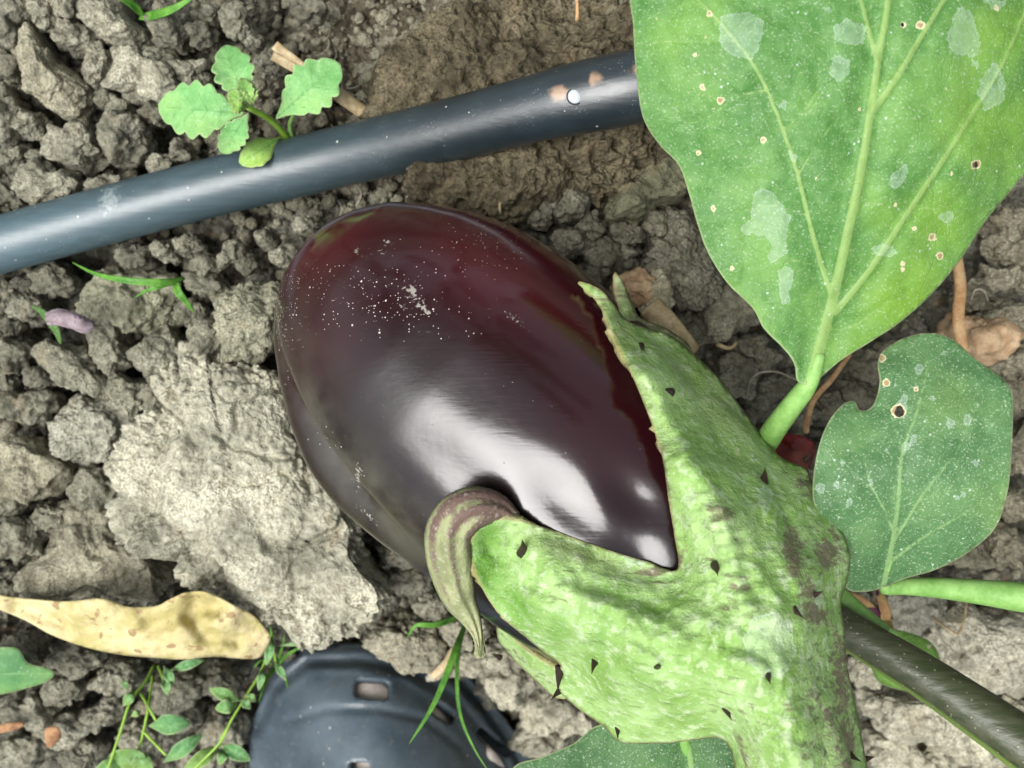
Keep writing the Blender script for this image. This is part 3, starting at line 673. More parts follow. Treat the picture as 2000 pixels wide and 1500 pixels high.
for (x, y, rx, ry, ro, hh, ti) in [(1000, 1330, 56, 46, 0, .020, 1.4), (1075, 1385, 60, 46, 10, .020, 1.45), (1060, 1445, 52, 40, 0, .020, 1.35), (985, 1280, 40, 30, 0, .014, 1.2), (930, 1290, 40, 34, 0, .014, 1.15), (1130, 1400, 40, 36, 0, .015, 1.4),
        (900, 1235, 42, 32, 0, .013, 1.1), (1740, 1465, 60, 44, 0, .018, 1.6), (1880, 1440, 64, 48, 10, .020, 1.6), (1960, 1480, 60, 44, 0, .018, 1.55), (1820, 1490, 50, 36, 0, .016, 1.5), (1700, 1300, 40, 56, 0, .016, 1.35), (1720, 1375, 36, 32, 0, .013, 1.4),
        (1960, 1390, 50, 36, 20, .016, 1.4), (1850, 1340, 44, 32, 0, .015, 1.5), (1980, 1320, 40, 44, 0, .015, 1.4), (840, 1180, 36, 26, 0, .012, 1.1), (800, 1130, 40, 30, 0, .013, 1.0), (780, 1090, 28, 20, 0, .010, 1.1), (870, 1290, 34, 30, 0, .012, 1.1)]:
    clod(ell(x, y, rx, ry, ro), hh, autolabel(x, y, max(rx, ry), ti), GP, tint=(ti*PK, ti*PK*.975, ti*PK*.94), sub=5, sink=.55)
GL = 'lumps among the weeds'; LL = 'weathered grey soil lump among the small weeds below the dry leaf'
for (x, y, rx, ry, ro, hh, ti) in [(60, 1385, 66, 40, 0, .018, 1.1), (135, 1340, 46, 36, 0, .016, 1.0), (45, 1275, 50, 34, 0, .014, 1.05), (150, 1285, 52, 32, 10, .014, 1.05), (230, 1320, 44, 30, 0, .014, .95), (340, 1345, 50, 34, 0, .015, 1.05), (420, 1330, 44, 30, 0, .014, 1.0),
        (120, 1420, 56, 34, 0, .016, .9), (200, 1395, 50, 26, -25, .014, .95), (60, 1465, 60, 40, 0, .016, 1.0), (440, 1430, 44, 40, 0, .015, 1.2), (270, 1440, 36, 30, 0, .013, 1.1), (390, 1480, 44, 34, 0, .015, 1.2), (165, 1480, 46, 34, 0, .014, .95), (20, 1150, 40, 26, 0, .013, .95), (360, 1400, 30, 26, 0, .012, 1.0)]:
    clod(ell(x, y, rx, ry, ro), hh, autolabel(x, y, max(rx, ry), ti), GL, tint=(ti, ti*.985, ti*.95), sub=5, sink=.6)

# loose crumbs: nobody could count them
def crumbs():
    U, F = ico(2); Vs, Fs, n = [], [], 0
    r = np.random.default_rng(5)
    base = []
    for k in range(10):
        d = 1+.38*fbm(U+k*7.1, 1.3, 2, k)+.2*(domes3(U+k*3.3, 1.6, k)-.4)
        base.append(U*d[:, None]*np.array([1, r.uniform(.7, 1), r.uniform(.6, .9)]))
    for i in range(15000):
        px, py = r.uniform(-60, 2060), r.uniform(-60, 1560)
        fine = math.exp(-(((px-650)/330)**2+((py-200)/330)**2))
        if r.random() > .35+.9*fine: continue
        p = G(px, py); s = (.0006+.0022*r.random()**2.4)
        z = gz(p[0], p[1])
        q = base[r.integers(10)]; a = r.uniform(0, 6.28); c, sn = math.cos(a), math.sin(a)
        R = np.array([[c, -sn, 0], [sn, c, 0], [0, 0, 1]])
        Vs.append(q@R.T*s+np.array([p[0], p[1], z+s*.25])); Fs.append(F+n); n += len(U)
    return np.concatenate(Vs), np.concatenate(Fs)
cv, cf = crumbs()
o = add_mesh('soil_crumbs', cv, cf, M['soil'], origin=(0, 0, 0)); o.color = (.95, .92, .85, 1)
tag(o, 'loose fine crumbs of soil strewn over the bed', 'soil', kind='stuff')

# ------------------------------------------------------------------ drip pipe
pc = np.array([(-260, 545, .290), (-80, 498, .2895), (0, 478, .289), (200, 423, .287), (400, 370, .284), (640, 312, .276), (860, 260, .263), (1050, 211, .251), (1140, 190, .2465), (1240, 170, .243), (1400, 135, .241), (1650, 85, .244), (2000, 20, .254), (2300, -30, .264)])
pp = catmull(pc, 12)
PP = Wp(pp[:, 0], pp[:, 1], pp[:, 2])
pr = .0080+.0006*np.clip((pp[:, 0]-1060)/90, 0, 1)*np.clip((1600-pp[:, 0])/90, 0, 1)
pipe = thing('drip_pipe', (PP[20][0], PP[20][1], PP[20][2]-.008), 'black plastic drip irrigation pipe lying diagonally across the soil', 'pipe')
V, F = tube(PP, pr, 40)
x, y = to_px(V)
rust = np.maximum(np.exp(-(((x-1092)/24)**2+((y-182)/18)**2)), 0)
for k in range(6):
    rust = np.maximum(rust, np.exp(-(((x-(1155+k*18))/6.5)**2+((y-(156-k*4))/17)**2))*.95)
smear = np.exp(-(((x-212+(y-400)*.2)/26)**2+((y-392)/44)**2))*.75
film_sheen = np.clip(1.0-x/900, .04, 1)*.75
add_mesh('hose', V, F, M['pipe'], pipe, {'rust': rust, 'smear': smear, 'film_sheen': film_sheen})
# emitter: a bored hole with a bead of water
e = Wp(1123, 189, .2392)
t = np.arange(20)/20*2*math.pi; hp = np.array([e+np.array([math.cos(a)*.00185, math.sin(a)*.00185, 0]) for a in t])
Vr = []; Fr = []
for k, (rr, dz) in enumerate([(.00175, -.0006), (.00205, .00030), (.0019, .00052), (.0015, .00030), (.0014, -.0006)]):
    for a in t: Vr.append(e+np.array([math.cos(a)*rr, math.sin(a)*rr, dz]))
for k in range(4):
    for j in range(20): Fr.append([k*20+j, k*20+(j+1) % 20, (k+1)*20+(j+1) % 20, (k+1)*20+j])
em = add_mesh('emitter_hole', Vr, Fr, M['hole'], pipe)
U, Fi = ico(3)
add_mesh('water_drop', U*np.array([.00175, .00175, .0010])+e+np.array([0, 0, .0002]), Fi, M['water'], em)

# ------------------------------------------------------------------ aubergine
u2 = np.array([.76, .65]); v2 = np.array([-.65, .76])        # along / across the fruit in the picture
def ts(t, s): return t*u2[0]+s*v2[0], t*u2[1]+s*v2[1]
nrm2 = u2@u2
# t, half width left (upper right side, s<0), half width right (lower left, s>0), centre depth
prof = np.array([(766, 20, -18, .2455), (772, 64, 28, .2452), (785, 112, 78, .245), (810, 158, 120, .2447), (850, 206, 166, .244), (905, 246, 210, .243), (970, 284, 248, .242), (1050, 315, 280, .2405), (1150, 333, 300, .2385),
                 (1260, 339, 308, .2365), (1380, 340, 304, .234), (1500, 335, 296, .2315), (1620, 325, 284, .229), (1740, 300, 262, .2265), (1840, 262, 226, .2245), (1900, 215, 180, .2235), (1940, 150, 120, .223), (1955, 60, 40, .2228)])
def fruit_rings(prof, grow=0.0, n=160, ribs=True):
    tt = prof[:, 0]; rings = []
    T = np.concatenate([np.linspace(766, 800, 18), np.linspace(804, 900, 26), np.linspace(906, 1840, 120), np.linspace(1845, 1955, 26)])
    for t in T:
        a = np.interp(t, tt, prof[:, 1]); b = np.interp(t, tt, prof[:, 2]); d = np.interp(t, tt, prof[:, 3])
        c = (b-a)/2; R = (a+b)/2*d/FPX+grow
        cx, cy = ts(t, c); rings.append((t, cx, cy, d, R))
    rings = np.array(rings)
    # smooth the interpolated profile
    for k in (1, 2, 4):
        for _ in range(6):
            rr = rings[:, k].copy(); rr[1:-1] = (rr[:-2]+2*rr[1:-1]+rr[2:])/4; rings[:, k] = rr
    return rings
DENTS = [(1440, 1.47, 90, .14, .0009), (1520, 1.72, 60, .12, .0008), (1600, 1.50, 70, .13, .0008), (1300, 1.25, 140, .16, .0006), (1180, 1.62, 160, .22, .0005)]
def fruit_mesh():
    rings = fruit_rings(prof); n = 180; V = []
    ph = np.arange(n)/n*2*math.pi
    vx = np.array([v2[0], -v2[1], 0]); vx /= np.linalg.norm(vx)
    for (t, cx, cy, d, R) in rings:
        c = Wp(cx, cy, d)
        r = R*np.ones(n)
        # shallow lobe line on the lower-left flank, soft ribs towards the calyx
        wdw = math.exp(-((t-1090)/190)**2)
        r -= .0056*wdw*np.exp(-((ph-math.radians(26))/.16)**2)
        r += .0026*wdw*np.exp(-((ph-math.radians(6))/.22)**2)
        rb = np.clip((t-1250)/500, 0, 1)
        r += .0006*rb*np.cos(5*ph+.8)+.0003*rb*np.cos(9*ph)
        r += .0010*np.exp(-((t-900)/140)**2)*np.cos(2*(ph-2.0))
        for (t0, s0, wt, ws, am) in DENTS: r -= 1.7*am*math.exp(-((t-t0)/wt)**2)*np.exp(-((ph-s0)/ws)**2)
        V.append(c+r[:, None]*(np.cos(ph)[:, None]*vx+np.sin(ph)[:, None]*np.array([0, 0, 1.])))
    m_ = len(rings); V = np.concatenate(V); F = []
    for i in range(m_-1):
        for j in range(n): F.append([i*n+j, i*n+(j+1) % n, (i+1)*n+(j+1) % n, (i+1)*n+j])
    F.append([j for j in range(n)][::-1]); F.append([(m_-1)*n+j for j in range(n)])
    return V, F
FV, FF = fruit_mesh()
base = G(800, 640); aub = thing('aubergine', (base[0], base[1], FV[:, 2].min()), 'glossy dark purple aubergine with green spiny calyx resting on the soil', 'aubergine')
x, y = to_px(FV); sp = lambda cx, cy, rx, ry=None, ro=0: np.exp(-((((x-cx)*math.cos(ro)+(y-cy)*math.sin(ro))/rx)**2+((-(x-cx)*math.sin(ro)+(y-cy)*math.cos(ro))/(ry or rx))**2))
red = .95*sp(640, 450, 130, 60, -.6)+.75*sp(980, 520, 220, 90, .55)+.28*sp(850, 520, 260, 160)+.3*sp(620, 640, 110, 160)+.25*sp(1200, 800, 200)+.7*sp(1000, 440, 250, 40, .4)
film_sheen = 1.0*sp(760, 1010, 170, 60, .72)+.8*sp(660, 850, 140, 26, .95)+.15*sp(800, 850, 260, 80, .5)+.35*sp(570, 700, 60, 140)  # dusty tint painted in for the soil reflection and soft sky sheen
dust = .9*sp(800, 600, 160, 60, .2)+.7*sp(930, 480, 130, 70)+.5*sp(660, 600, 140)+.6*sp(650, 880, 110, 40, .9)+.9*sp(560, 620, 22, 110)
smear = 1.0*sp(805, 570, 26, 12, .9)+.8*sp(830, 605, 22, 8, .8)+.75*sp(1005, 622, 28, 5, .75)+.7*sp(700, 490, 14, 8)+.8*sp(755, 474, 11, 7)+.55*sp(748, 494, 18, 10)+.6*sp(786, 600, 16, 6)+.8*sp(700, 930, 8, 26)+.5*sp(545, 620, 12, 70)+.7*sp(720, 1005, 40, 5, .8)
fruit = add_mesh('fruit_body', FV, FF, M['fruit'], aub, {'red': np.clip(red, 0, 1), 'film_sheen': np.clip(film_sheen, 0, 1), 'dust': np.clip(dust, 0, 1), 'smear': smear, 'haze': np.clip(sp(700, 780, 230, 190), 0, 1)})
bvh = BVHTree.FromPolygons([Vector(v) for v in FV], FF)
def fruit_depth(px, py):
    o_ = Vector((0, 0, H)); out = np.full(len(px), np.inf)
    for i in range(len(px)):
        dr = Vector(((px[i]-1000)/FPX, (750-py[i])/FPX, -1.0)); h_ = bvh.ray_cast(o_, dr.normalized())
        if h_[0] is not None: out[i] = H-h_[0].z
    return out

RES_CAL = [[(1450, 1250), (1470, 1205), (1510, 1198), (1545, 1220), (1555, 1270), (1540, 1310), (1500, 1325), (1465, 1300)], [(1590, 1160), (1600, 1150), (1612, 1170), (1600, 1190)],
           [(1480, 955), (1497, 945), (1510, 965), (1502, 1000), (1492, 1015), (1485, 990)], [(1235, 1030), (1262, 1050), (1258, 1095), (1225, 1110), (1215, 1070)]]
def splat(x, y, lst):
    o_ = np.zeros(len(x))
    for (cx, cy, rx, ry, ro, a) in lst:
        c, s = math.cos(math.radians(ro)), math.sin(math.radians(ro))
        o_ = np.maximum(o_, a*np.exp(-((((x-cx)*c+(y-cy)*s)/rx)**2+((-(x-cx)*s+(y-cy)*c)/ry)**2)))
    return o_
def make_sheet(name, outline, ctrl, spacing, mat, parent, thick, off=None, bumpf=None, holes=(), step=None, attrf=None, over=None, extra_ctrl=True, lam=1e-4):
    """outline (px,py,d) traced; ctrl interior (px,py,d)"""
    O = np.array(outline, float); D = catmull(O, step or spacing, True)
    V2, F = sheet2d(D, spacing, holes)
    allc = np.concatenate([O, np.array(ctrl, float)]) if len(ctrl) else O
    tp = TPS(allc[:, :2], allc[:, 2], lam); d = tp(V2)
    px, py = V2[:, 0], V2[:, 1]
    if bumpf is not None: d = d-bumpf(px, py)
    if off is not None:
        fd = fruit_depth(px, py); d = np.minimum(d, fd-off)
    ed = polysd(px, py, D)*np.median(d)/FPX*1000
    A = {'edge': np.maximum(ed, 0)}
    if attrf: A.update(attrf(px, py, d))
    return add_mesh(name, Wp(px, py, d), F, M[mat], parent, A, solid=thick)
def mm(v, d=.2): return v*d/FPX*1000.
def cal_attr(px, py, d):
    pur = splat(px, py, [(1548, 1080, 22, 75, -12, 1.0), (1610, 1085, 26, 60, 20, .8), (1600, 1200, 50, 26, 20, .75), (1560, 1190, 26, 30, 0, .6), (1450, 1150, 60, 26, 30, .5), (1640, 1330, 26, 110, -4, .75), (1545, 1400, 22, 80, -20, .6), (1250, 800, 18, 90, -28, .55),
                       (1180, 600, 24, 70, -40, .65), (1330, 1090, 14, 40, 20, .8), (1275, 1120, 26, 16, 0, .7), (1650, 1440, 24, 60, 0, .8), (1300, 940, 14, 90, -8, .5), (1420, 1000, 20, 60, -30, .35), (1410, 1190, 40, 30, 0, .4), (1580, 960, 20, 60, -35, .4), (1590, 1130, 75, 150, -8, .42), (1620, 1380, 60, 150, 0, .36), (1500, 1180, 120, 60, 10, .22), (1480, 1420, 60, 90, 0, .2)])
    deep = splat(px, py, [(950, 1110, 26, 80, -15, 1.0), (1010, 1180, 26, 60, -40, .9), (1090, 1230, 30, 40, 0, .6), (1170, 1250, 20, 40, 10, .6), (1250, 1330, 60, 30, 0, .3), (960, 1040, 22, 26, 0, .9), (1200, 1150, 90, 14, 30, .5)])
    dull = splat(px, py, [(1130, 1080, 110, 26, 20, .8), (1250, 760, 18, 120, -25, .55), (1300, 960, 18, 120, -10, .7), (1210, 640, 24, 60, -30, .6), (1400, 800, 40, 120, -38, .4)])
    res = np.full(len(px), -9.0)
    for q in RES_CAL: res = np.maximum(res, mm(polysd(px, py, q), .19))
    return {'pur': pur, 'deep': deep, 'dull': dull, 'res': res}
ribA = [(1160, 585), (1250, 720), (1330, 850), (1390, 980), (1430, 1100), (1460, 1200)]
ribC = [(970, 1050), (1040, 1110), (1130, 1160), (1250, 1215), (1380, 1270), (1480, 1300)]
ribB = [(1300, 690), (1400, 830), (1490, 960), (1560, 1090), (1580, 1200)]
def cal_bump(px, py):
    a, ta = segdist(px, py, ribA); c, tc = segdist(px, py, ribC); b, tb = segdist(px, py, ribB)
    P = np.c_[px, py, 0*px]/1000
    wr = np.sin(ta*150+noise(P, 14, 3)*2.5)*.00045*np.exp(-(a/45)**2)
    wr2 = np.sin(tc*70+noise(P, 14, 4)*3)*.00042*np.exp(-(c/70)**2)
    seam = segdist(px, py, [(1215, 600), (1300, 680), (1400, 810), (1500, 930), (1560, 1060)])[0]
    wv = noise(P, 9, 31)*2.2
    gr_ = .00042*np.where(a < c, np.cos(a/8.5+wv)*np.exp(-(a/120)**2), np.cos(c/9+wv)*np.exp(-(c/120)**2))
    n = gr_+fbm(P, 16, 4, 9)*.0015+fbm(P, 70, 3, 19)*.00035
    vall = segdist(px, py, [(1010, 1090), (1090, 1130), (1200, 1160), (1290, 1190)])[0]
    blist = splat(px, py, [(1060, 1190, 60, 26, 35, .0022), (1140, 1270, 50, 40, 30, .0018), (1250, 1300, 70, 60, 0, .0016), (1020, 1130, 30, 60, 30, -.0010), (1500, 1330, 90, 120, 0, .0015), (1580, 930, 30, 60, -30, .0012), (1390, 1260, 40, 60, 0, .001)])
    return .0022*np.exp(-(a/48)**2)+.0020*np.exp(-(c/42)**2)*np.clip(1.4-tc, 0, 1)+.0010*np.exp(-(b/40)**2)-.0016*np.exp(-(seam/12)**2)-.0010*np.exp(-(vall/16)**2)+wr+wr2+n+blist
CAL = [(1322, 1112, .193), (1316, 1040, .192), (1306, 980, .192), (1290, 880, .193), (1250, 770, .197), (1212, 685, .203), (1186, 630, .209), (1165, 590, .214), (1128, 553, .2155), (1132, 549, .2155), (1172, 565, .214), (1200, 596, .212), (1225, 625, .213),
       (1262, 640, .216), (1310, 655, .220), (1360, 695, .222), (1410, 745, .222), (1455, 805, .221), (1495, 860, .219), (1530, 896, .217), (1575, 915, .216), (1592, 955, .213), (1625, 1005, .211), (1650, 1050, .209), (1661, 1090, .207), (1655, 1135, .205), (1643, 1180, .203), (1650, 1230, .201),
       (1655, 1300, .199), (1668, 1360, .197), (1682, 1430, .195), (1698, 1520, .192), (1712, 1600, .190), (1520, 1640, .188), (1445, 1590, .190), (1438, 1520, .193), (1425, 1462, .196), (1400, 1442, .198), (1340, 1448, .203), (1290, 1452, .207), (1215, 1450, .211), (1180, 1420, .213), (1130, 1385, .215), (1095, 1352, .215),
       (1090, 1318, .213), (1095, 1300, .2105), (1060, 1272, .207), (1020, 1240, .204), (980, 1205, .2015), (950, 1165, .1995), (930, 1120, .1975), (918, 1075, .196), (925, 1045, .195), (945, 1022, .1945), (980, 1013, .1945), (1020, 1018, .1945), (1070, 1032, .195), (1130, 1054, .1955), (1200, 1078, .1955), (1265, 1097, .195)]
CTR = [(1350, 1120, .188), (1330, 900, .188), (1270, 740, .196), (1400, 1000, .185), (1440, 1130, .182), (1500, 1000, .193), (1560, 1080, .192), (1480, 1250, .178), (1560, 1250, .181), (1600, 1150, .190), (1350, 1250, .181), (1250, 1200, .186), (1150, 1140, .1905), (1050, 1090, .194), (975, 1085, .2015), (965, 1045, .199), (1000, 1160, .1985),
       (1100, 1240, .195), (1200, 1320, .193), (1300, 1370, .190), (1420, 1350, .180), (1520, 1380, .175), (1600, 1350, .182), (1560, 1500, .172), (1640, 1480, .183), (1460, 1440, .182), (1400, 850, .206), (1460, 930, .200), (1330, 760, .205), (1260, 680, .209)]
calyx = make_sheet('calyx', CAL, CTR, 7, 'calyx', aub, .0016, off=.0009, bumpf=cal_bump, attrf=cal_attr)
# second, hidden-side sepal tip standing behind the first
def dullattr(p, d_):
    return lambda px, py, d: {'pur': np.full(len(px), p), 'deep': np.zeros(len(px)), 'dull': np.full(len(px), d_), 'res': np.full(len(px), -9.)}
make_sheet('sepal', [(1200, 533, .219), (1214, 545, .219), (1235, 590, .221), (1252, 622, .223), (1300, 640, .226), (1350, 680, .228), (1330, 720, .222), (1270, 670, .219), (1225, 640, .217), (1206, 595, .218)], [(1225, 600, .2165)], 6, 'calyx', aub, .0014, attrf=dullattr(.42, .8))
# strip of sepal wrapping the underside
make_sheet('sepal', [(970, 1222, .232), (985, 1228, .228), (1020, 1262, .225), (1060, 1290, .222), (1095, 1312, .219), (1110, 1360, .220), (1085, 1362, .226), (1045, 1330, .232), (1000, 1285, .236), (975, 1255, .236)], [(1040, 1300, .2245)], 6, 'calyx', aub, .0014, attrf=dullattr(.12, .25))
# underside of the calyx cup, closed round the shoulder of the fruit
cr_ = [r for r in fruit_rings(prof, .0014) if r[0] > 1665]; pa = np.linspace(math.radians(188), math.radians(352), 60); vx_ = np.array([v2[0], -v2[1], 0]); vx_ /= np.linalg.norm(vx_)
V = np.concatenate([Wp(cx, cy, d)+(R+.0004*np.sin(pa*9))[:, None]*(np.cos(pa)[:, None]*vx_+np.sin(pa)[:, None]*np.array([0, 0, 1.])) for (t, cx, cy, d, R) in cr_])
F = [[i*60+j, i*60+j+1, (i+1)*60+j+1, (i+1)*60+j] for i in range(len(cr_)-1) for j in range(59)]
add_mesh('calyx_cup', V, F, M['calyx'], aub, {'pur': .2+0*V[:, 0], 'deep': 0*V[:, 0], 'dull': .3+0*V[:, 0], 'res': -9+0*V[:, 0], 'edge': 9+0*V[:, 0]}, solid=.0010)
# curled-back tip of the left sepal: an arching band that hangs down on the left
cu = np.array([(1012, 1014, .1962), (985, 998, .1945), (955, 990, .1930), (920, 994, .1925), (892, 1012, .1930), (876, 1042, .1945), (876, 1085, .1955), (886, 1130, .1990), (898, 1170, .2025), (918, 1205, .2060), (932, 1240, .2095), (938, 1285, .214)])
cw = np.array([8, 24, 36, 44, 47, 47, 45, 41, 33, 22, 11, 2.])
cup = catmull(np.c_[cu, cw], 7)
rowsV, stripe = [], []
for i in range(len(cup)):
    a = cup[max(i-1, 0)]; b = cup[min(i+1, len(cup)-1)]; tg = (b-a)[:2]; tg /= np.linalg.norm(tg); nr = np.array([-tg[1], tg[0]])
    for k in np.linspace(-1, 1, 17):
        q = cup[i, :2]+nr*k*cup[i, 3]*1.0
        bow = (1-k*k)*.0032*min(1, cup[i, 3]/40)+.00035*math.cos(k*9)-.0018*max(0, k)*min(1, cup[i, 3]/40)
        rowsV.append(Wp(q[0], q[1], cup[i, 2]-bow)); stripe.append(.40+.34*math.cos(k*8+1.2)+.8*math.exp(-(i/(len(cup)*.25))**2)-.3*np.clip((i/len(cup)-.5)*4, 0, 1))
Fc = []
for i in range(len(cup)-1):
    for j in range(16): Fc.append([i*17+j, i*17+j+1, (i+1)*17+j+1, (i+1)*17+j])
add_mesh('sepal_tip', np.array(rowsV), Fc, M['curl'], aub, {'stripe': stripe}, solid=.0011)
# peduncle running out of the picture
pd_ = catmull(np.array([(1500, 1330, .192), (1555, 1480, .186), (1600, 1620, .184), (1690, 1760, .186), (1820, 1860, .192), (1990, 1900, .2)]), 15)
PV, PF = tube(Wp(pd_[:, 0], pd_[:, 1], pd_[:, 2]), np.linspace(.0098, .0065, len(pd_)), 24)
x, y = to_px(PV)
add_mesh('peduncle', PV, PF, M['calyx'], aub, {'pur': .35+0*x, 'deep': 0*x, 'dull': .3+0*x, 'res': -9+0*x, 'edge': 9+0*x})
# thorns
def thorn_mesh():
    n = 10; V = []; F = []
    for i in range(9):
        t = i/8; r = (1-t)**1.25*.30+.004; 
        for j in range(n):
            a = j/n*2*math.pi; V.append((math.cos(a)*r+.16*t*t, math.sin(a)*r*.6, t-.12))
    for i in range(8):
        for j in range(n): F.append([i*n+j, i*n+(j+1) % n, (i+1)*n+(j+1) % n, (i+1)*n+j])
    F.append(list(range(n))[::-1]); F.append([8*n+j for j in range(n)])
    me = bpy.data.meshes.new('thorn'); me.from_pydata(V, [], F); me.polygons.foreach_set('use_smooth', [True]*len(F)); me.materials.append(M['thorn']); return me
THM = thorn_mesh()
bpy.context.view_layer.update()
cb = calyx.evaluated_get(bpy.context.evaluated_depsgraph_get())
def surf(px, py, default=.2):
    o_ = Vector((0, 0, H)); dr = Vector(((px-1000)/FPX, (750-py)/FPX, -1.)).normalized(); mi = calyx.matrix_world.inverted()
    ok, loc, nn, _ = cb.ray_cast(mi@o_, (mi.to_3x3()@dr).normalized())
    if ok: return np.array(calyx.matrix_world@loc)
    return Wp(px, py, default)
for (bx, by, tx, ty, lift, ddef) in [(1022, 1078, 1026, 1055, .0022, .2), (1163, 1292, 1152, 1314, .0012, .2), (1094, 1310, 1084, 1352, .0010, .212), (1308, 766, 1284, 756, .0008, .2), (1492, 940, 1500, 914, .0015, .2), (1552, 1192, 1570, 1212, .0006, .2), (1590, 1163, 1612, 1157, .0006, .2), (1399, 1108, 1400, 1119, .0022, .19),
        (1420, 1388, 1426, 1408, .0010, .19), (1500, 1320, 1504, 1332, .0016, .19), (1207, 1424, 1204, 1444, .0006, .21), (1662, 1476, 1682, 1492, .0008, .19), (1694, 1483, 1712, 1480, .0002, .195), (1576, 898, 1590, 886, .0002, .216), (1090, 1353, 1074, 1366, .0000, .217), (975, 1284, 962, 1275, .0000, .233), (1285, 1302, 1291, 1305, .0012, .19), (1252, 676, 1256, 686, .001, .21)]:
    p = surf(bx, by, ddef); d = H-p[2]; q = Wp(tx, ty, d-lift-.0016); q = p+(q-p)*1.2; p[2] -= .0004; v = Vector(q-p); L = v.length
    o = bpy.data.objects.new('thorn', THM); link(o, calyx, p)
    o.rotation_euler = v.to_track_quat('Z', 'Y').to_euler(); o.scale = (L*.72, L*1.05, L)

# ------------------------------------------------------------------ leaves of the plant
def leaf_attr(veins, res, spots, yel, dscale=.19):
    def f(px, py, d):
        ve = np.full(len(px), -9.)
        for line, w0, w1 in veins:
            dd, t = segdist(px, py, catmull(np.array(line, float), 15)); ve = np.maximum(ve, mm((w0+(w1-w0)*t)*.72-dd, dscale))
        rs = np.full(len(px), -9.)
        for q in res: rs = np.maximum(rs, mm(polysd(px, py, q), dscale))
        so = np.full(len(px), -9.)
        for (sx, sy, r) in spots: so = np.maximum(so, mm(r-np.hypot(px-sx, py-sy), dscale))
        return {'vein': ve, 'res': rs, 'spot': so, 'yel': splat(px, py, [(a, b, c, c, 0, e) for a, b, c, e in yel]) if yel else np.zeros(len(px))}
    return f
def vein_bump(veins, amp=.0010, wave=.0012, fr=6, seed=3, quilt=0.0):
    def f(px, py):
        z = np.zeros(len(px))
        for line, w0, w1 in veins:
            dd, t = segdist(px, py, catmull(np.array(line, float), 15)); wv = w0+(w1-w0)*t
            z += amp*np.exp(-(dd/(wv*1.1))**2)*np.clip(wv/9, .25, 1.2)-amp*1.1*np.exp(-(dd/(wv*4))**2)*np.clip(wv/9, .3, 1)
        P = np.c_[px, py, 0*px]/1000
        z += wave*fbm(P, fr, 3, seed)
        if quilt: z += quilt*(domes2(px/1000, py/1000, 22, seed, .5, .8, 0)-.4)
        return z
    return f
z3 = lambda L: [(1230+a*.385, b*.385) for a, b in L]
BV = [([(1578, 760), (1590, 720), (1625, 590), (1650, 480), (1680, 340), (1700, 220), (1718, 100), (1735, 0), (1750, -120), (1735, -300), (1720, -440)], 15, 3), ([(1622, 575), (1585, 450), (1555, 330), (1520, 230), (1480, 140), (1420, 60), (1350, -20), (1300, -120)], 6, 2.5),
      ([(1632, 610), (1700, 525), (1770, 420), (1850, 300), (1900, 220), (1960, 120), (2010, 0)], 8, 3), ([(1706, 215), (1755, 145), (1800, 70), (1850, -10), (1920, -120)], 8.5, 3), ([(1712, 120), (1692, 40), (1672, -20), (1600, -150)], 6, 2.5),
      ([(1500, 175), (1440, 190), (1380, 230), (1310, 250)], 2, .8), ([(1560, 340), (1620, 250), (1690, 180)], 1.6, .6), ([(1530, 255), (1590, 190), (1600, 110)], 1.8, .6), ([(1440, 80), (1380, 80), (1290, 82)], 2, .7), ([(1575, 420), (1500, 400), (1430, 420)], 1.6, .6),
      ([(1605, 520), (1520, 500), (1450, 470)], 1.6, .6), ([(1600, 640), (1660, 640), (1720, 600), (1790, 560)], 3, .8), ([(1780, 405), (1860, 400), (1940, 330)], 2, .7), ([(1655, 440), (1690, 400), (1740, 380)], 1.4, .6)]
BR = [z3(q) for q in [[(625, 975), (700, 960), (730, 970), (770, 1040), (815, 1100), (800, 1200), (790, 1290), (720, 1335), (705, 1310), (715, 1250), (680, 1190), (620, 1180), (590, 1200), (560, 1160), (580, 1130), (620, 1110)], [(1680, 15), (1720, 60), (1760, 150), (1780, 230), (1770, 290), (1700, 280), (1640, 270), (1610, 200), (1640, 100)],
      [(480, 70), (600, 60), (685, 110), (660, 230), (620, 300), (540, 290), (460, 240), (450, 150)], [(1020, 300), (1070, 280), (1115, 310), (1110, 380), (1060, 415), (1020, 380)], [(1040, 130), (1110, 100), (1200, 140), (1180, 220), (1080, 230), (1035, 200)], [(745, 1380), (800, 1345), (830, 1380), (815, 1440), (800, 1540), (770, 1540), (765, 1440)],
      [(1780, 400), (1860, 310), (1910, 420), (1890, 520), (1800, 560), (1770, 470)], [(1570, 1100), (1610, 1060), (1640, 1090), (1620, 1140)], [(1230, 1250), (1300, 1230), (1360, 1280), (1330, 1310), (1260, 1290)], [(1320, 900), (1400, 830), (1420, 860), (1370, 950), (1330, 960)], [(760, 510), (790, 500), (785, 550), (765, 545)], [(1320, 340), (1350, 290), (1345, 340), (1330, 360)],
      [(1790, 0), (1910, 0), (1880, 50), (1840, 40)], [(810, 760), (850, 790), (840, 830), (810, 810)], [(1730, 330), (1770, 300), (1765, 350)], [(990, 50), (1010, 35), (1020, 65), (1000, 75)]]]
BS = [(1230+a*.385, b*.385, r*.85) for a, b, r in [(405, 70, 7), (145, 100, 5), (330, 275, 6), (370, 445, 8), (460, 510, 8), (425, 550, 5), (680, 710, 8), (350, 775, 6), (425, 1055, 7), (385, 190, 4), (945, 900, 5), (1385, 125, 8), (1475, 130, 11), (1758, 838, 12), (1535, 1205, 10), (1575, 1300, 8), (1345, 1040, 5), (1445, 1160, 6), (1385, 1330, 4), (1385, 1370, 5), (1170, 560, 5), (795, 370, 4), (1860, 40, 6), (890, 1420, 4), (520, 1360, 5), (1605, 455, 3), (1630, 880, 4), (1840, 685, 3)]]
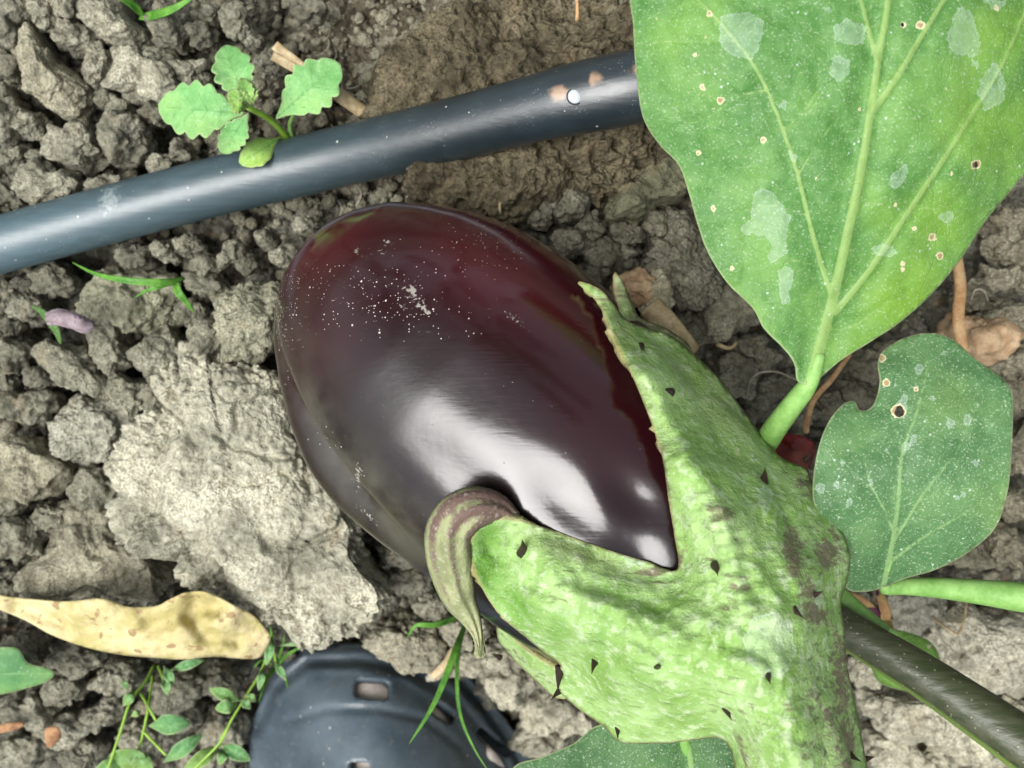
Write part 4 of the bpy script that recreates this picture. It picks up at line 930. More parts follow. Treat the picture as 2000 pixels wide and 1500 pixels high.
BO = [(1236, -60, .194), (1237, 60, .196), (1243, 150, .198), (1256, 230, .200), (1288, 283, .201), (1325, 322, .201), (1346, 380, .201), (1360, 430, .201), (1382, 492, .201), (1420, 552, .202), (1470, 602, .203), (1492, 642, .203), (1530, 680, .204), (1553, 712, .205), (1558, 745, .207), (1585, 752, .2075), (1606, 735, .2065), (1645, 702, .206), (1700, 668, .206), (1760, 628, .206), (1822, 572, .205),
      (1880, 502, .204), (1925, 432, .203), (1962, 388, .203), (2005, 335, .203), (2065, 250, .203), (2110, 100, .202), (2090, -60, .2), (1990, -250, .2), (1850, -400, .205), (1720, -470, .210), (1500, -380, .204), (1330, -220, .197)]
BC = [(1590, 700, .206), (1640, 520, .199), (1690, 300, .191), (1720, 100, .186), (1740, -100, .186), (1450, 300, .194), (1400, 100, .189), (1550, 450, .197), (1850, 350, .195), (1900, 150, .191), (1780, 550, .202), (1560, 80, .187)]
hole = lambda cx, cy, r, n=9: [(cx+r*(1+.2*math.sin(i*2.1))*math.cos(i/n*6.283), cy+r*1.3*math.sin(i/n*6.283)) for i in range(n)]
lf = Wp(1590, 740, .2075)
LEAF1 = thing('aubergine_leaf', lf, 'large broad mid-green leaf with pale residue patches and thick pale veins', 'leaf')
lb = make_sheet('leaf_blade', BO, BC, 6.5, 'leaf', LEAF1, .00035, bumpf=vein_bump(BV, quilt=.0006), attrf=leaf_attr(BV, BR, BS, [(1830, 430, 90, .55), (1770, 590, 110, .75), (1950, 250, 110, .5), (1990, 60, 90, .5), (1700, 680, 70, .6), (1740, 430, 60, .35), (1340, 60, 90, .15)], .193), holes=[hole(1907, 322, 5), hole(1763, 48, 3.5)])
pt = catmull(np.array([(1600, 690, .2065), (1582, 745, .2085), (1545, 795, .213), (1505, 850, .221), (1480, 905, .230), (1500, 990, .240), (1600, 1130, .248), (1720, 1240, .247)]), 12)
V, F = tube(Wp(pt[:, 0], pt[:, 1], pt[:, 2]), np.interp(np.arange(len(pt)), [0, 6, 14, len(pt)], [.0012, .0021, .0026, .0030]), 16)
add_mesh('petiole', V, F, M['stalk'], LEAF1)

SV = [([(1722, 1160), (1742, 1065), (1755, 975), (1762, 890), (1792, 800), (1812, 715)], 7, 2), ([(1745, 1058), (1800, 970), (1865, 885), (1905, 800)], 4, 1.5), ([(1732, 1105), (1795, 1055), (1880, 1005), (1950, 960)], 4, 1.2), ([(1746, 1040), (1722, 985), (1702, 950), (1690, 905), (1680, 860)], 3, 1.2), ([(1765, 880), (1745, 830), (1735, 790)], 2, .8),
      ([(1800, 975), (1850, 960), (1920, 950)], 1.4, .6), ([(1705, 955), (1660, 930), (1620, 930)], 1.4, .6), ([(1865, 885), (1920, 880), (1970, 850)], 1.4, .6)]
SO = [(1655, 1150, .217), (1640, 1105, .214), (1610, 1030, .209), (1588, 975, .207), (1592, 905, .207), (1610, 840, .208), (1640, 795, .210), (1668, 782, .211), (1678, 800, .2095), (1700, 797, .2085), (1712, 775, .2085), (1718, 742, .209), (1714, 712, .210), (1725, 685, .211), (1765, 660, .211), (1815, 650, .211), (1860, 662, .210), (1905, 700, .208), (1960, 740, .206), (1978, 775, .205), (1978, 840, .204), (1975, 900, .204),
      (1968, 960, .205), (1945, 1030, .207), (1890, 1080, .210), (1830, 1112, .213), (1770, 1130, .216), (1725, 1148, .218), (1690, 1156, .219)]
SC = [(1760, 900, .203), (1750, 1020, .207), (1850, 800, .2035), (1680, 950, .204), (1880, 980, .204), (1800, 720, .207), (1700, 1090, .212)]
r_ = np.random.default_rng(3)
SR = [[(x_+dx*s_, y_+dy*s_*1.3) for dx, dy in ((-1, -.3), (0, -1), (.8, -.2), (.5, .8), (-.4, .9))] for x_, y_, s_ in [(1760, 800, 14), (1795, 720, 9), (1785, 860, 8), (1770, 870, 8), (1890, 820, 9), (1855, 825, 10), (1600, 952, 9), (1660, 985, 8), (1635, 950, 5), (1730, 880, 6), (1870, 970, 7), (1845, 690, 6), (1700, 940, 8), (1820, 780, 5), (1880, 965, 8), (1765, 780, 8), (1645, 905, 4), (1905, 905, 6)]]
s0 = Wp(1720, 1155, .2185)
LEAF2 = thing('aubergine_leaf', s0, 'smaller bluish-green leaf with a bitten notch and a brown-rimmed hole', 'leaf')
make_sheet('leaf_blade', SO, SC, 6.5, 'leaf_dk', LEAF2, .00035, bumpf=vein_bump(SV, .0008, .0010, 7, 8, .0005), attrf=leaf_attr(SV, SR, [(1756, 803, 15), (1722, 700, 9), (1730, 748, 8), (1950, 845, 3), (1790, 760, 4)], [(1960, 1000, 50, .4), (1850, 780, 60, .3)], .206), holes=[hole(1756, 803, 9.5)])
pt = catmull(np.array([(1738, 1090, .2145), (1724, 1135, .2190), (1728, 1150, .2210), (1765, 1146, .2225), (1830, 1148, .2225), (1920, 1157, .2220), (2010, 1168, .2205), (2200, 1190, .218), (2500, 1230, .215)]), 10)
V, F = tube(Wp(pt[:, 0], pt[:, 1], pt[:, 2]), np.interp(np.arange(len(pt)), [0, 5, 9, 30, 70], [.0008, .0013, .0019, .0032, .0042]), 16)
add_mesh('petiole', V, F, M['stalk'], LEAF2)

# dark leaf under the calyx at the bottom edge
DV = [([(1340, 1440), (1350, 1500), (1355, 1600), (1340, 1720), (1300, 1850)], 7, 3), ([(1350, 1500), (1280, 1560), (1200, 1640)], 4, 1.5), ([(1352, 1510), (1420, 1590), (1460, 1690)], 4, 1.5)]
DO = [(1000, 1502, .262), (1060, 1478, .258), (1120, 1452, .254), (1160, 1420, .250), (1200, 1415, .247), (1300, 1418, .244), (1400, 1430, .243), (1445, 1465, .244), (1470, 1540, .247), (1460, 1700, .252), (1390, 1850, .262), (1300, 1930, .27), (1160, 1850, .268), (1040, 1700, .266), (985, 1580, .266)]
l0 = Wp(1340, 1430, .243)
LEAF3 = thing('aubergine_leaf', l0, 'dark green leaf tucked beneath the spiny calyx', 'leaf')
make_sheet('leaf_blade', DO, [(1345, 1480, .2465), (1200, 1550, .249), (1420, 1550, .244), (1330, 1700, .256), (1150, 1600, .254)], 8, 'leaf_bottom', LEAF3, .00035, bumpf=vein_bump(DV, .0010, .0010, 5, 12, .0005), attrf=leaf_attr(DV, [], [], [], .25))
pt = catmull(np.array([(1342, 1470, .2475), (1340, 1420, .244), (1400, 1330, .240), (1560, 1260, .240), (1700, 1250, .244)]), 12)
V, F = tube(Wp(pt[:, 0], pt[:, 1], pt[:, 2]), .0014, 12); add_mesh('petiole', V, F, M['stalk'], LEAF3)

# dark branch
pt = catmull(np.array([(1560, 1180, .246), (1640, 1222, .241), (1700, 1258, .238), (1800, 1318, .233), (1900, 1385, .228), (2000, 1455, .223), (2200, 1600, .214), (2500, 1830, .205), (2800, 2050, .215), (2950, 2150, .28), (3000, 2180, .35)]), 14)
V, F = tube(Wp(pt[:, 0], pt[:, 1], pt[:, 2]), np.interp(pt[:, 0], [1560, 1660, 1800, 2000, 2600], [.0042, .0045, .0050, .0059, .0075]), 28)
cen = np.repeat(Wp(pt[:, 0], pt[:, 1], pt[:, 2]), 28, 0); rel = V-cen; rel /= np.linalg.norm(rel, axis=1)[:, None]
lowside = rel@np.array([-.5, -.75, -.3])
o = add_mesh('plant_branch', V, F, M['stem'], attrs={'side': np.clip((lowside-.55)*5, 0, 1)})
tag(o, 'smooth dark olive stem slanting out from under the calyx', 'stem')
# pale leaf scrap under the branch
VO = [(1690, 1225, .262), (1760, 1232, .259), (1815, 1252, .257), (1836, 1290, .257), (1820, 1335, .261), (1790, 1350, .266), (1745, 1345, .270), (1710, 1325, .270), (1695, 1270, .266)]
o = make_sheet('leaf_scrap', VO, [(1770, 1290, .2575)], 8, 'leaf', None, .0004, bumpf=vein_bump([([(1700, 1230), (1770, 1290), (1810, 1330)], 4, 2)]), attrf=leaf_attr([([(1700, 1230), (1770, 1290), (1810, 1330)], 4, 2)], [], [(1815, 1262, 6)], [(1770, 1290, 100, .55)], .26))
tag(o, 'yellow-green leaf half hidden beneath the dark stem', 'leaf')
wf = G(1690, 1200); WF = thing('withered_flower', wf, 'withered pink and yellow flower remnant above the dark stem', 'flower')
for (P0, wd) in [([(1655, 1160), (1690, 1185), (1725, 1225), (1735, 1250)], 26), ([(1715, 1150), (1728, 1190), (1735, 1225), (1755, 1245)], 20), ([(1670, 1190), (1700, 1215), (1745, 1238)], 18)]:
    q = catmull(np.array(P0, float), 8); n_ = len(q); P3 = Wp(q[:, 0], q[:, 1], .268-.006*np.sin(np.linspace(0, 3.1, n_)))
    V, F = ribbon(P3, wd*.27/FPX*np.sin(np.linspace(.5, 2.7, n_)), .3); add_mesh('petal', V, F, M['sepal_dry'], WF, solid=.0003)

# ------------------------------------------------------------------ seedling
sd0 = G(580, 285); SEED = thing('seedling', sd0, 'small bright green seedling with scalloped leaves beside the pipe', 'seedling')
def scallop(base, tip, wid, n=7, amp=.12, pw=.75, bend=0):
    b = np.array(base, float); t = np.array(tip, float); ax = t-b; L = np.linalg.norm(ax); ax /= L; nr = np.array([-ax[1], ax[0]])
    pts = []
    for side in (1, -1):
        ss = np.linspace(0, 1, 46)
        if side < 0: ss = ss[::-1][1:-1]
        for s in ss:
            w_ = wid*(math.sin(math.pi*min(1, s**pw*.96+.02)))**.75*(.35+.65*min(1, s/.35))
            sc = 1+amp*(abs(math.sin(math.pi*n*s))-.5)*(1 if s > .22 else .2)
            pts.append(b+ax*L*(s if s < .97 else s)+nr*(side*w_*sc+bend*math.sin(math.pi*s)))
    return pts
def small_leaf(parent, base, tip, wid, db, dt, mat='leaf_sm', n=7, amp=.24, yel=0.0, name='leaf', up=.003, vw=2.2, spacing=4.5, bend=0, pw=1.25, wave=.0007):
    O = scallop(base, tip, wid, n, amp, pw, bend); b = np.array(base); t = np.array(tip); L2 = (t-b)@(t-b)
    nv = np.array([-(t-b)[1], (t-b)[0]])/math.sqrt(L2)
    outl = []
    for p in O:
        s = np.clip((p-b)@(t-b)/L2, 0, 1); k = abs((p-b)@nv)/wid
        outl.append((p[0], p[1], db+(dt-db)*s-up*math.sin(math.pi*s)-up*.5*k*k))
    ctr = [(*(b+(t-b)*s), db+(dt-db)*s-up*math.sin(math.pi*s)) for s in (.25, .5, .75)]
    veins = [([tuple(b), tuple(b+(t-b)*.5+nv*bend), tuple(b+(t-b)*.95)], vw, vw*.4)]
    for s in (.25, .42, .58, .74):
        for sd in (-1, 1):
            veins.append(([tuple(b+(t-b)*s+nv*bend*math.sin(math.pi*s)), tuple(b+(t-b)*(s+.16)+nv*(sd*wid*.75+bend))], vw*.55, vw*.2))
    return make_sheet(name, outl, ctr, spacing, mat, parent, .00025, bumpf=vein_bump(veins, -.0004, wave, 18, 4), step=5,
                      attrf=leaf_attr(veins, [], [], [(b[0], b[1], 400, yel)] if yel else [], .27))
node = (488, 212)
small_leaf(SEED, (478, 222), (308, 208), 52, .262, .268, n=6)
small_leaf(SEED, (478, 200), (438, 88), 38, .260, .266, n=5)
small_leaf(SEED, (538, 232), (662, 122), 48, .268, .262, n=6)
small_leaf(SEED, (486, 220), (432, 300), 26, .261, .270, n=6)
small_leaf(SEED, (548, 268), (468, 320), 26, .276, .272, n=4, yel=.6, amp=.1)
small_leaf(SEED, (486, 212), (446, 178), 17, .258, .258, n=5, yel=.5, spacing=3.5)
small_leaf(SEED, (492, 208), (470, 152), 15, .257, .258, n=5, yel=.4, spacing=3.5)
small_leaf(SEED, (496, 206), (488, 160), 11, .257, .259, n=4, yel=.6, spacing=3)
small_leaf(SEED, (482, 214), (450, 205), 12, .2565, .256, n=4, yel=.7, spacing=3)
def stem(parent, pts, r0, r1, mat='stalk_y', name='stem', n=10):
    q = catmull(np.array(pts, float), 8); V, F = tube(Wp(q[:, 0], q[:, 1], q[:, 2]), np.linspace(r0, r1, len(q)), n)
    return add_mesh(name, V, F, M[mat], parent)
stem(SEED, [(570, 292, .284), (562, 272, .280), (535, 240, .272), (505, 220, .265), (484, 210, .260)], .0010, .0007)
stem(SEED, [(572, 270, .281), (566, 245, .276), (575, 220, .270), (590, 190, .266)], .0007, .0004, 'stalk')
stem(SEED, [(565, 276, .280), (545, 270, .277), (520, 282, .275)], .0005, .0004, 'stalk_y')

# ------------------------------------------------------------------ straw, rootlets, grasses
def strand(name, pts, r0, r1, mat, label, cat, group=None, n=10, sq=1.0):
    q = catmull(np.array(pts, float), 6); V, F = tube(Wp(q[:, 0], q[:, 1], q[:, 2]), np.linspace(r0, r1, len(q)), n, sq=sq)
    o = add_mesh(name, V, F, M[mat]); return tag(o, label, cat, group)
st = thing('straw_stalk', Wp(720, 225, .276), 'split pale straw stalk poking out behind the seedling', 'straw')
q = catmull(np.array([(585, 132, .270), (640, 170, .271), (690, 205, .273), (728, 232, .276)], float), 6); V, F = tube(Wp(q[:, 0], q[:, 1], q[:, 2]), .0019, 12, sq=.7); add_mesh('stalk', V, F, M['straw'], st)
for (a, b, wd) in [((600, 138), (536, 88), 9), ((592, 142), (532, 108), 9)]:
    q = np.linspace(0, 1, 10)[:, None]*np.array(b)+(1-np.linspace(0, 1, 10)[:, None])*np.array(a); V, F = ribbon(Wp(q[:, 0], q[:, 1], np.linspace(.269, .267, 10)), wd*2*.27/FPX, .15); add_mesh('split_end', V, F, M['straw'], st, solid=.0005)
def blade(parent, pts, w_, name='blade', mat='grass', fold=.25):
    q = catmull(np.array(pts, float), 6); n_ = len(q); s = np.linspace(0, 1, n_)
    V, F = ribbon(Wp(q[:, 0], q[:, 1], q[:, 2]), w_*q[:, 2]/FPX*np.clip(1.02-s**2.2, .02, 1)*np.clip(.45+s*3, 0, 1), fold)
    return add_mesh(name, V, F, M[mat], parent, solid=.00018)
g = thing('grass_tuft', G(278, 35), 'two short green grass blades at the top beside flecked clod', 'grass')
blade(g, [(282, 36, .284), (262, 12, .277), (225, -12, .272), (180, -40, .27)], 15); blade(g, [(272, 34, .284), (310, 28, .275), (345, 14, .271), (390, -15, .270)], 19)
g = thing('grass_tuft', G(345, 545), 'thin bright grass sprout lying over the olive-grey clod', 'grass')
blade(g, [(360, 543, .280), (320, 552, .274), (250, 548, .272), (190, 536, .276), (140, 512, .282)], 15)
blade(g, [(355, 545, .280), (310, 560, .275), (285, 568, .276), (262, 582, .279)], 11)
blade(g, [(342, 548, .278), (348, 570, .275), (360, 585, .276), (368, 596, .278), (380, 612, .281)], 16)
g = thing('grass_tuft', G(905, 1225), 'thin grass blades rising between calyx and clog', 'grass')
blade(g, [(910, 1215, .318), (890, 1270, .300), (850, 1370, .292), (800, 1452, .288)], 14)
blade(g, [(905, 1220, .318), (893, 1300, .303), (898, 1390, .297), (925, 1460, .293), (960, 1515, .29)], 8)
blade(g, [(895, 1205, .318), (850, 1220, .308), (812, 1222, .306), (795, 1248, .312)], 13)
g = thing('grass_tuft', G(540, 1300), 'wispy grass blades squeezed between dry leaf tip and clog toe', 'grass')
for pts, w_ in [([(538, 1300, .335), (532, 1262, .322), (528, 1222, .316)], 7), ([(542, 1302, .335), (560, 1280, .322), (590, 1264, .318), (632, 1256, .318)], 6), ([(540, 1300, .335), (520, 1330, .322), (505, 1372, .316)], 7), ([(545, 1300, .335), (556, 1318, .325), (562, 1345, .322)], 8), ([(536, 1300, .335), (512, 1290, .322), (494, 1306, .320)], 6), ([(540, 1296, .335), (552, 1262, .324), (556, 1238, .322)], 6)]:
    blade(g, pts, w_)
strand('straw_bit', [(890, 1268, .318), (870, 1298, .316), (845, 1322, .317)], .0016, .0013, 'straw', 'short piece of pale straw beside the grass blades above the clog', 'straw', sq=.6)
strand('dry_stalk', [(1868, 500, .283), (1876, 560, .279), (1872, 620, .277), (1880, 690, .279), (1886, 720, .282)], .0016, .0018, 'straw_o', 'dry orange stalk standing over the smooth tan clod', 'stalk', sq=.7)
strand('root_strand', [(1660, 690, .282), (1625, 740, .277), (1590, 780, .276), (1577, 820, .280), (1574, 842, .284)], .0007, .0009, 'straw_o', 'tan bent root between the big leaf and the smaller leaf', 'root')
strand('root_strand', [(1555, 742, .280), (1520, 727, .275), (1485, 728, .274), (1465, 745, .278), (1460, 775, .288)], .0003, .0003, 'root', 'thin whitish curled rootlet left of the big leaf stalk', 'root', n=6)
strand('root_strand', [(1895, 588, .282), (1905, 566, .276), (1922, 568, .276), (1930, 590, .284)], .0003, .0003, 'root', 'thin whitish rootlet curled beside the dry orange stalk', 'root', n=6)
strand('root_strand', [(1820, 1205, .30), (1850, 1228, .294), (1872, 1238, .294), (1884, 1205, .296), (1888, 1175, .300)], .0004, .0004, 'straw', 'bent straw fibre on the soil right of grey pointed clod', 'fibre', n=6)
strand('straw_bit', [(1126, -20, .245), (1128, 20, .2445), (1127, 40, .246)], .0004, .0005, 'straw_o', 'tiny dry stalk stuck in the pitted lump', 'straw', n=6)
strand('straw_bit', [(980, 388, .2625), (976, 402, .2610), (978, 420, .264)], .0004, .0003, 'straw', 'tiny curled white fibre above the aubergine', 'fibre', n=6)
strand('straw_bit', [(1400, 672, .277), (1425, 680, .275), (1440, 668, .278)], .0006, .0004, 'straw', 'small yellowish stem scrap beside the rounded grey-brown clod', 'stem', sq=.5)
strand('bark_strip', [(1270, 600, .262), (1310, 640, .258), (1350, 690, .262)], .0034, .0028, 'straw', 'greyish fibrous stalk piece behind the calyx sepals', 'stalk', sq=.4)
o = make_sheet('red_scrap', [(1508, 862, .262), (1530, 848, .260), (1570, 852, .260), (1592, 870, .262), (1588, 900, .268), (1570, 920, .270), (1520, 900, .268)], [(1550, 880, .258)], 6, 'red', None, .0006); tag(o, 'dark red leaf scrap between calyx and bluish leaf', 'leaf')
# fallen petal
pq = thing('fallen_bud', G(135, 625), 'small withered mauve flower bud lying on the clods', 'flower')
for k, (dx, dy, w_) in enumerate([(0, -6, 20), (2, 9, 18), (0, 1, 27)]):
    q = np.array([(88+dx, 622+dy), (110+dx, 618+dy), (140+dx, 625+dy), (165+dx, 634+dy), (184+dx*0, 632)], float); q = catmull(q, 6); n_ = len(q)
    V, F = ribbon(Wp(q[:, 0], q[:, 1], .279-.003*np.sin(np.linspace(0, 3.1, n_))-.0006*k), w_*.28/FPX*np.clip(np.sin(np.linspace(.35, 2.85, n_))*1.3, 0, 1), -.3); add_mesh('petal', V, F, M['petal'], pq, solid=.0003)
q = catmull(np.array([(62, 598, .284), (85, 612, .281), (108, 642, .281), (118, 672, .286)]), 6); V, F = ribbon(Wp(q[:, 0], q[:, 1], q[:, 2]), 16*.28/FPX*np.sin(np.linspace(.2, 2.9, len(q))), .2); add_mesh('sepal', V, F, M['leaf_bottom'], pq, {'vein': [-9]*len(V), 'res': [-9]*len(V), 'spot': [-9]*len(V), 'yel': [.6]*len(V), 'edge': [9]*len(V)}, solid=.0003)

# ------------------------------------------------------------------ dry leaf
def dry_bump(px, py):
    P = np.c_[px, py, 0*px]/1000
    f1 = segdist(px, py, [(40, 1185), (150, 1225), (270, 1238), (340, 1205), (420, 1185)])[0]
    f2 = segdist(px, py, [(380, 1170), (370, 1205), (400, 1240), (460, 1250)])[0]
    return -.0048*np.exp(-(f1/20)**2)-.0042*np.exp(-(f2/16)**2)+fbm(P, 9, 4, 5)*.0030
DL = [(-30, 1158, .292), (20, 1168, .289), (120, 1175, .285), (200, 1170, .281), (250, 1185, .281), (300, 1185, .280), (330, 1172, .277), (360, 1160, .275), (400, 1158, .275), (440, 1175, .277), (490, 1200, .281), (515, 1225, .285), (528, 1248, .289), (510, 1282, .292), (480, 1287, .290), (420, 1283, .287), (360, 1288, .287), (300, 1285, .287), (230, 1278, .288), (160, 1262, .290), (100, 1240, .291), (50, 1212, .292), (0, 1192, .294), (-30, 1182, .295)]
o = make_sheet('dry_leaf', DL, [(150, 1215, .283), (260, 1225, .279), (350, 1225, .278), (430, 1230, .279), (400, 1180, .279)], 6, 'dead', None, .0004, bumpf=dry_bump)
tag(o, 'curled dry yellow leaf lying on the clods', 'leaf')
# leaf entering at the left edge
EV = [([(-80, 1330), (0, 1318), (60, 1315), (104, 1316)], 4, 1.5)]
o = make_sheet('weed_leaf', [(-120, 1290, .30), (-40, 1268, .299), (0, 1264, .298), (35, 1268, .298), (55, 1295, .299), (90, 1305, .300), (106, 1316, .301), (90, 1332, .301), (40, 1348, .302), (0, 1357, .303), (-60, 1365, .304), (-130, 1350, .304)], [(0, 1315, .2985), (50, 1316, .2995)], 6, 'weed', None, .0003, bumpf=vein_bump(EV, -.0005, .001, 8, 2), attrf=leaf_attr(EV, [], [], [], .3))
tag(o, 'single grey-green pointed leaf below the tip of the dry leaf', 'leaf')
# ------------------------------------------------------------------ weeds at the bottom left
WD = thing('knotweed_weed', G(245, 1440), 'leafy green weed with branching stems below the dry leaf', 'weed')
for pts in [[(300, 1300, .325), (285, 1330, .318), (255, 1370, .312), (235, 1430, .308), (208, 1510, .305)], [(298, 1320, .322), (290, 1380, .315), (280, 1430, .312), (270, 1480, .31), (282, 1510, .309)], [(275, 1355, .317), (290, 1380, .313), (305, 1408, .311)], [(282, 1430, .312), (305, 1455, .310), (325, 1475, .309)], [(308, 1300, .326), (320, 1330, .321), (322, 1350, .319)]]:
    stem(WD, pts, .00045, .0004)
for b, t_, w_, y_ in [((290, 1418), (372, 1412), 20, 0), ((318, 1490), (395, 1435), 15, 0), ((195, 1505), (280, 1470), 24, .4), ((280, 1500), (255, 1465), 16, .3), ((320, 1320), (328, 1358), 9, .2), ((330, 1310), (400, 1288), 9, 0), ((240, 1380), (262, 1350), 10, .3), ((255, 1400), (275, 1388), 6, .6), ((250, 1350), (238, 1325), 6, .2), ((320, 1300), (338, 1340), 10, 0), ((270, 1520), (285, 1470), 22, .4), ((180, 1530), (240, 1480), 20, .3)]:
    small_leaf(WD, b, t_, w_, .312, .309, 'weed', n=3, amp=0, yel=y_, spacing=5, pw=.9)
WE = thing('knotweed_weed', G(475, 1330), 'slender green weed between the dry leaf and the clog', 'weed')
for pts in [[(535, 1240, .322), (510, 1310, .316), (480, 1360, .312), (450, 1410, .309), (430, 1450, .307), (370, 1510, .305)], [(530, 1230, .325), (538, 1290, .320), (548, 1320, .322)], [(445, 1420, .309), (430, 1445, .308)]]:
    stem(WE, pts, .0004, .00035)
for b, t_, w_, y_ in [((470, 1370), (408, 1345), 13, .3), ((465, 1375), (420, 1385), 14, .2), ((470, 1365), (490, 1385), 8, 0), ((480, 1355), (500, 1370), 8, .3), ((430, 1455), (490, 1485), 15, 0), ((440, 1460), (428, 1495), 10, .2), ((430, 1455), (355, 1512), 15, .5), ((515, 1300), (505, 1350), 7, 0), ((532, 1240), (520, 1300), 9, 0), ((540, 1262), (640, 1250), 5, 0), ((535, 1290), (560, 1330), 7, 0)]:
    small_leaf(WE, b, t_, w_, .311, .309, 'weed', n=3, amp=0, yel=y_, spacing=5, pw=.9)
for (ol, lab) in [([(-10, 1420), (15, 1412), (45, 1412), (40, 1422), (0, 1432)], 'narrow orange-brown leaf fragment at the edge below the grey-green leaf'), ([(88, 1425), (110, 1420), (120, 1438), (105, 1455), (92, 1460)], 'small crumpled tan leaf fragment between the grey lumps')]:
    dd = gd(ol[0][0], ol[0][1])-.017; o = make_sheet('leaf_fragment', [(a, b, dd+.001*math.sin(a)) for a, b in ol], [], 5, 'brownleaf', None, .0004); tag(o, lab, 'leaf')

# ------------------------------------------------------------------ clog
SH = thing('rubber_clog', Wp(760, 1600, .395), 'dusty blue-black rubber clog with vent openings at the foot of the bed', 'shoe')
UP = [(486, 1560, .372), (486, 1480, .368), (492, 1420, .362), (515, 1360, .357), (550, 1310, .354), (600, 1275, .352), (660, 1257, .352), (720, 1257, .353), (780, 1270, .355), (840, 1298, .357), (900, 1345, .360), (960, 1415, .363), (1010, 1490, .366), (1050, 1580, .37), (1080, 1720, .37), (1060, 1900, .37), (960, 2050, .37), (560, 2050, .37), (500, 1850, .37), (480, 1700, .37)]
def rr_(cx, cy, w_, h_, ro):
    c, s = math.cos(math.radians(ro)), math.sin(math.radians(ro)); o_ = []
    for a in np.arange(16)/16*2*math.pi:
        x_ = math.copysign(abs(math.cos(a))**.4, math.cos(a))*w_; y_ = math.copysign(abs(math.sin(a))**.4, math.sin(a))*h_; o_.append((cx+x_*c-y_*s, cy+x_*s+y_*c))
    return o_
vents = [rr_(727, 1346, 36, 20, 5), rr_(865, 1390, 30, 14, 33), rr_(965, 1450, 40, 11, 38), rr_(575, 1395, 1.5, 1.5, 0), rr_(700, 1502, 22, 14, 0), rr_(840, 1530, 20, 14, 0), rr_(590, 1560, 20, 14, 0)]
vents = [v for i, v in enumerate(vents) if i != 3]
def shoe_bump(px, py):
    rim = segdist(px, py, [(500, 1430), (530, 1350), (600, 1292), (700, 1290), (800, 1310), (880, 1360), (950, 1440), (1000, 1520)])[0]
    rim2 = segdist(px, py, [(560, 1410), (640, 1385), (740, 1385), (830, 1405), (900, 1460), (940, 1520)])[0]
    return -.0016*np.exp(-(rim/9)**2)+.0010*np.exp(-((rim-16)/8)**2)-.0010*np.exp(-(rim2/8)**2)
make_sheet('upper', UP, [(620, 1340, .340), (730, 1330, .337), (830, 1370, .341), (700, 1400, .329), (600, 1450, .336), (800, 1450, .328), (900, 1460, .340), (700, 1500, .322), (700, 1650, .312), (850, 1650, .315), (600, 1650, .325), (760, 1850, .31), (950, 1650, .33)], 7, 'rubber', SH, .0028, bumpf=shoe_bump, holes=vents)
inn = [(520, 1480, .366), (560, 1370, .361), (640, 1300, .358), (730, 1290, .358), (830, 1330, .360), (930, 1430, .365), (1000, 1540, .370), (1000, 1800, .37), (560, 1800, .37)]
make_sheet('sock', inn, [(727, 1346, .3384), (698, 1342, .3387), (756, 1352, .3387), (660, 1340, .344), (800, 1355, .344), (727, 1305, .348), (700, 1400, .3350), (700, 1440, .3320), (800, 1450, .3335), (640, 1400, .342), (860, 1400, .3460), (960, 1460, .352), (700, 1600, .325), (800, 1600, .325)], 12, 'sock', SH, .001)
SL = catmull(np.array([(478, 1560), (476, 1470), (486, 1410), (510, 1350), (548, 1300), (600, 1265), (660, 1247), (722, 1247), (785, 1262), (850, 1292), (912, 1340), (975, 1410), (1030, 1490), (1075, 1590), (1100, 1720), (1080, 1910), (970, 2065), (550, 2065), (490, 1860), (470, 1700)], float), 12, True)
V = []; n_ = len(SL)
for (d_, k) in [(.352, .985), (.3545, 1.0), (.362, 1.005), (.369, 1.0), (.376, 1.004), (.392, .99), (.394, .96)]:
    c = SL.mean(0); q = c+(SL-c)*k; V.append(Wp(q[:, 0], q[:, 1], d_+(q[:, 1]-1300)*.00002))
V = np.concatenate(V); F = [[k*n_+j, (k+1)*n_+j, (k+1)*n_+(j+1) % n_, k*n_+(j+1) % n_] for k in range(6) for j in range(n_)]; F.append([6*n_+j for j in range(n_)][::-1]); F.append([j for j in range(n_)])
V[:, 2] -= .012
add_mesh('sole', V, F, M['rubber'], SH)

# fine root fibres in the soil
fr = np.random.default_rng(21); Vs, Fs, n0 = [], [], 0
for i in range(90):
    px, py = (fr.uniform(420, 1000), fr.uniform(0, 480)) if i < 70 else (fr.uniform(0, 2000), fr.uniform(0, 1500))
    p = G(px, py); z = gz(p[0], p[1])+.0012; a = fr.uniform(0, 6.28); L = fr.uniform(.003, .011); q = []
    for k in range(7):
        t_ = k/6-.5; q.append((p[0]+math.cos(a+t_*1.2)*L*t_, p[1]+math.sin(a+t_*1.2)*L*t_, z+.0016*(1-4*t_*t_)))
    V, F = tube(np.array(q), .00012+.0001*fr.random(), 4, cap=False); Vs.append(V); Fs += [[w_+n0 for w_ in f] for f in F]; n0 += len(V)
o = add_mesh('root_fibres', np.concatenate(Vs), Fs, M['root'], origin=(0, 0, 0)); tag(o, 'fine pale root fibres scattered in the soil', 'roots', kind='stuff')

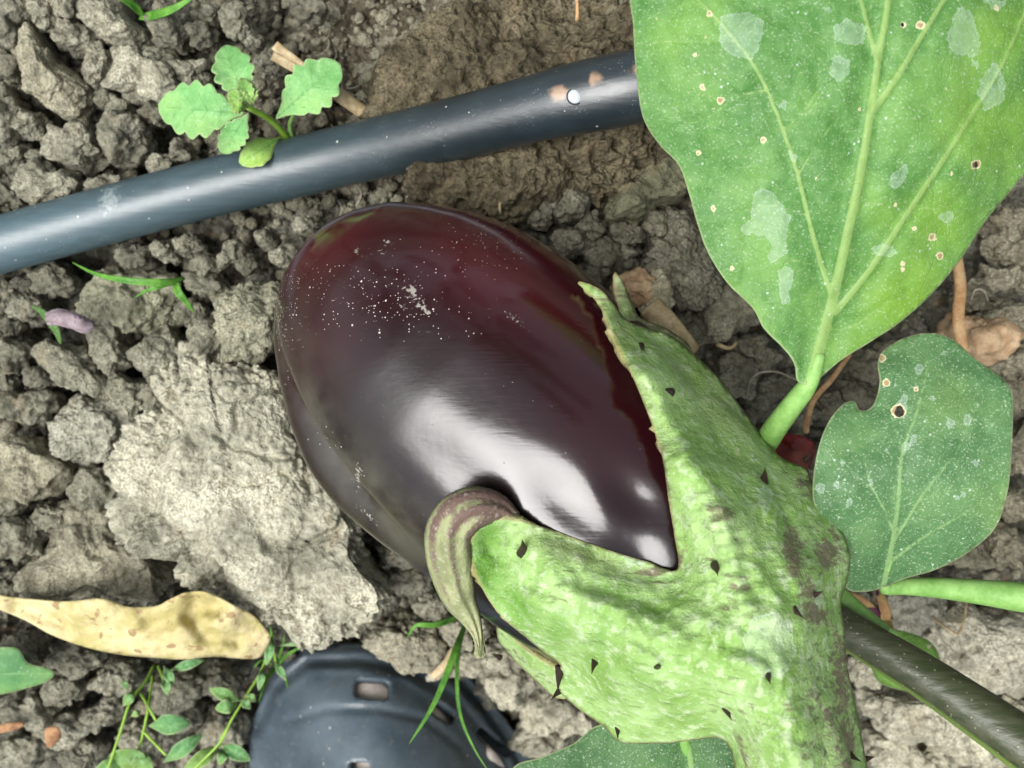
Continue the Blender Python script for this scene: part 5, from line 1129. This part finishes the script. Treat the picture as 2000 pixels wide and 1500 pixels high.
# ------------------------------------------------------------------ unseen plants added to block sky over the bed and darken the skin's reflection
NBO = [(0, 0), (18, 40), (60, 75), (110, 90), (160, 78), (210, 66), (255, 45), (290, 20), (305, 0)]
NB2 = catmull(np.array(NBO+[(a, -b) for a, b in NBO[-2:0:-1]], float), 14, True)
NV, NF = sheet2d(NB2, 16)
nm = NV*.00055; zc = -.9*(nm[:, 0]-.06)**2-.35*np.abs(nm[:, 1])**1.2+.004*fbm(np.c_[nm, 0*nm[:, 0]], 25, 2, 3)
dv = np.minimum(np.abs(NV[:, 1]), np.abs(np.abs(NV[:, 1])-.7*((NV[:, 0] % 75))))
nat = {'vein': (4-np.abs(NV[:, 1]))*.3, 'res': np.full(len(NV), -9.), 'spot': np.full(len(NV), -9.), 'yel': np.zeros(len(NV)), 'edge': np.full(len(NV), 9.)}
nmesh = None
def add_unseen_plant(x0, y0, h, seed, label):
    global nmesh
    r = np.random.default_rng(seed); z0 = float(ground_base(x0, y0)); P = thing('unseen_aubergine_plant', (x0, y0, z0), label, 'plant', None)
    V, F = tube(np.array([(x0, y0, z0-.02), (x0+.01, y0, z0+h*.4), (x0-.01, y0+.01, z0+h*.75), (x0, y0, z0+h)]), [.007, .006, .005, .003], 10); add_mesh('main_stem', V, F, M['stalk'], P)
    for k in range(26):
        az = k*2.4+r.uniform(-.3, .3); zz = z0+h*(.12+.9*(k/26)); rad = .05+.07*r.random()
        bx, by = x0+math.cos(az)*rad, y0+math.sin(az)*rad
        q = np.array([(x0, y0, zz-.03), ((x0+bx)/2, (y0+by)/2, zz), (bx, by, zz+.01)]); V, F = tube(q, .002, 6); add_mesh('petiole', V, F, M['stalk'], P)
        if nmesh is None:
            o = add_mesh('leaf_blade', np.c_[nm, zc], NF[:, ::-1], M['leaf_bottom'], P, nat, origin=(0, 0, 0)); nmesh = o.data
        else:
            o = bpy.data.objects.new('leaf_blade', nmesh); C.objects.link(o); o.parent = P
        o.location = Vector((bx-x0, by-y0, zz+.01-z0)); o.rotation_euler = (r.uniform(-.3, .3), r.uniform(-.1, .5), az); s_ = r.uniform(.75, 1.1); o.scale = (s_, s_, s_)
add_unseen_plant(.50, .34, .62, 1, 'leafy aubergine plant beyond the large leaf, unseen, added to block sky')
add_unseen_plant(.02, .50, .80, 2, 'leafy aubergine plant across the furrow above the pipe, unseen, added to block sky')
add_unseen_plant(-.36, .44, .78, 3, 'leafy aubergine plant past the seedling end of the pipe, unseen, added to block sky')
add_unseen_plant(.60, -.12, .60, 4, 'leafy aubergine plant that the dark stem leads to, unseen, added to block sky')
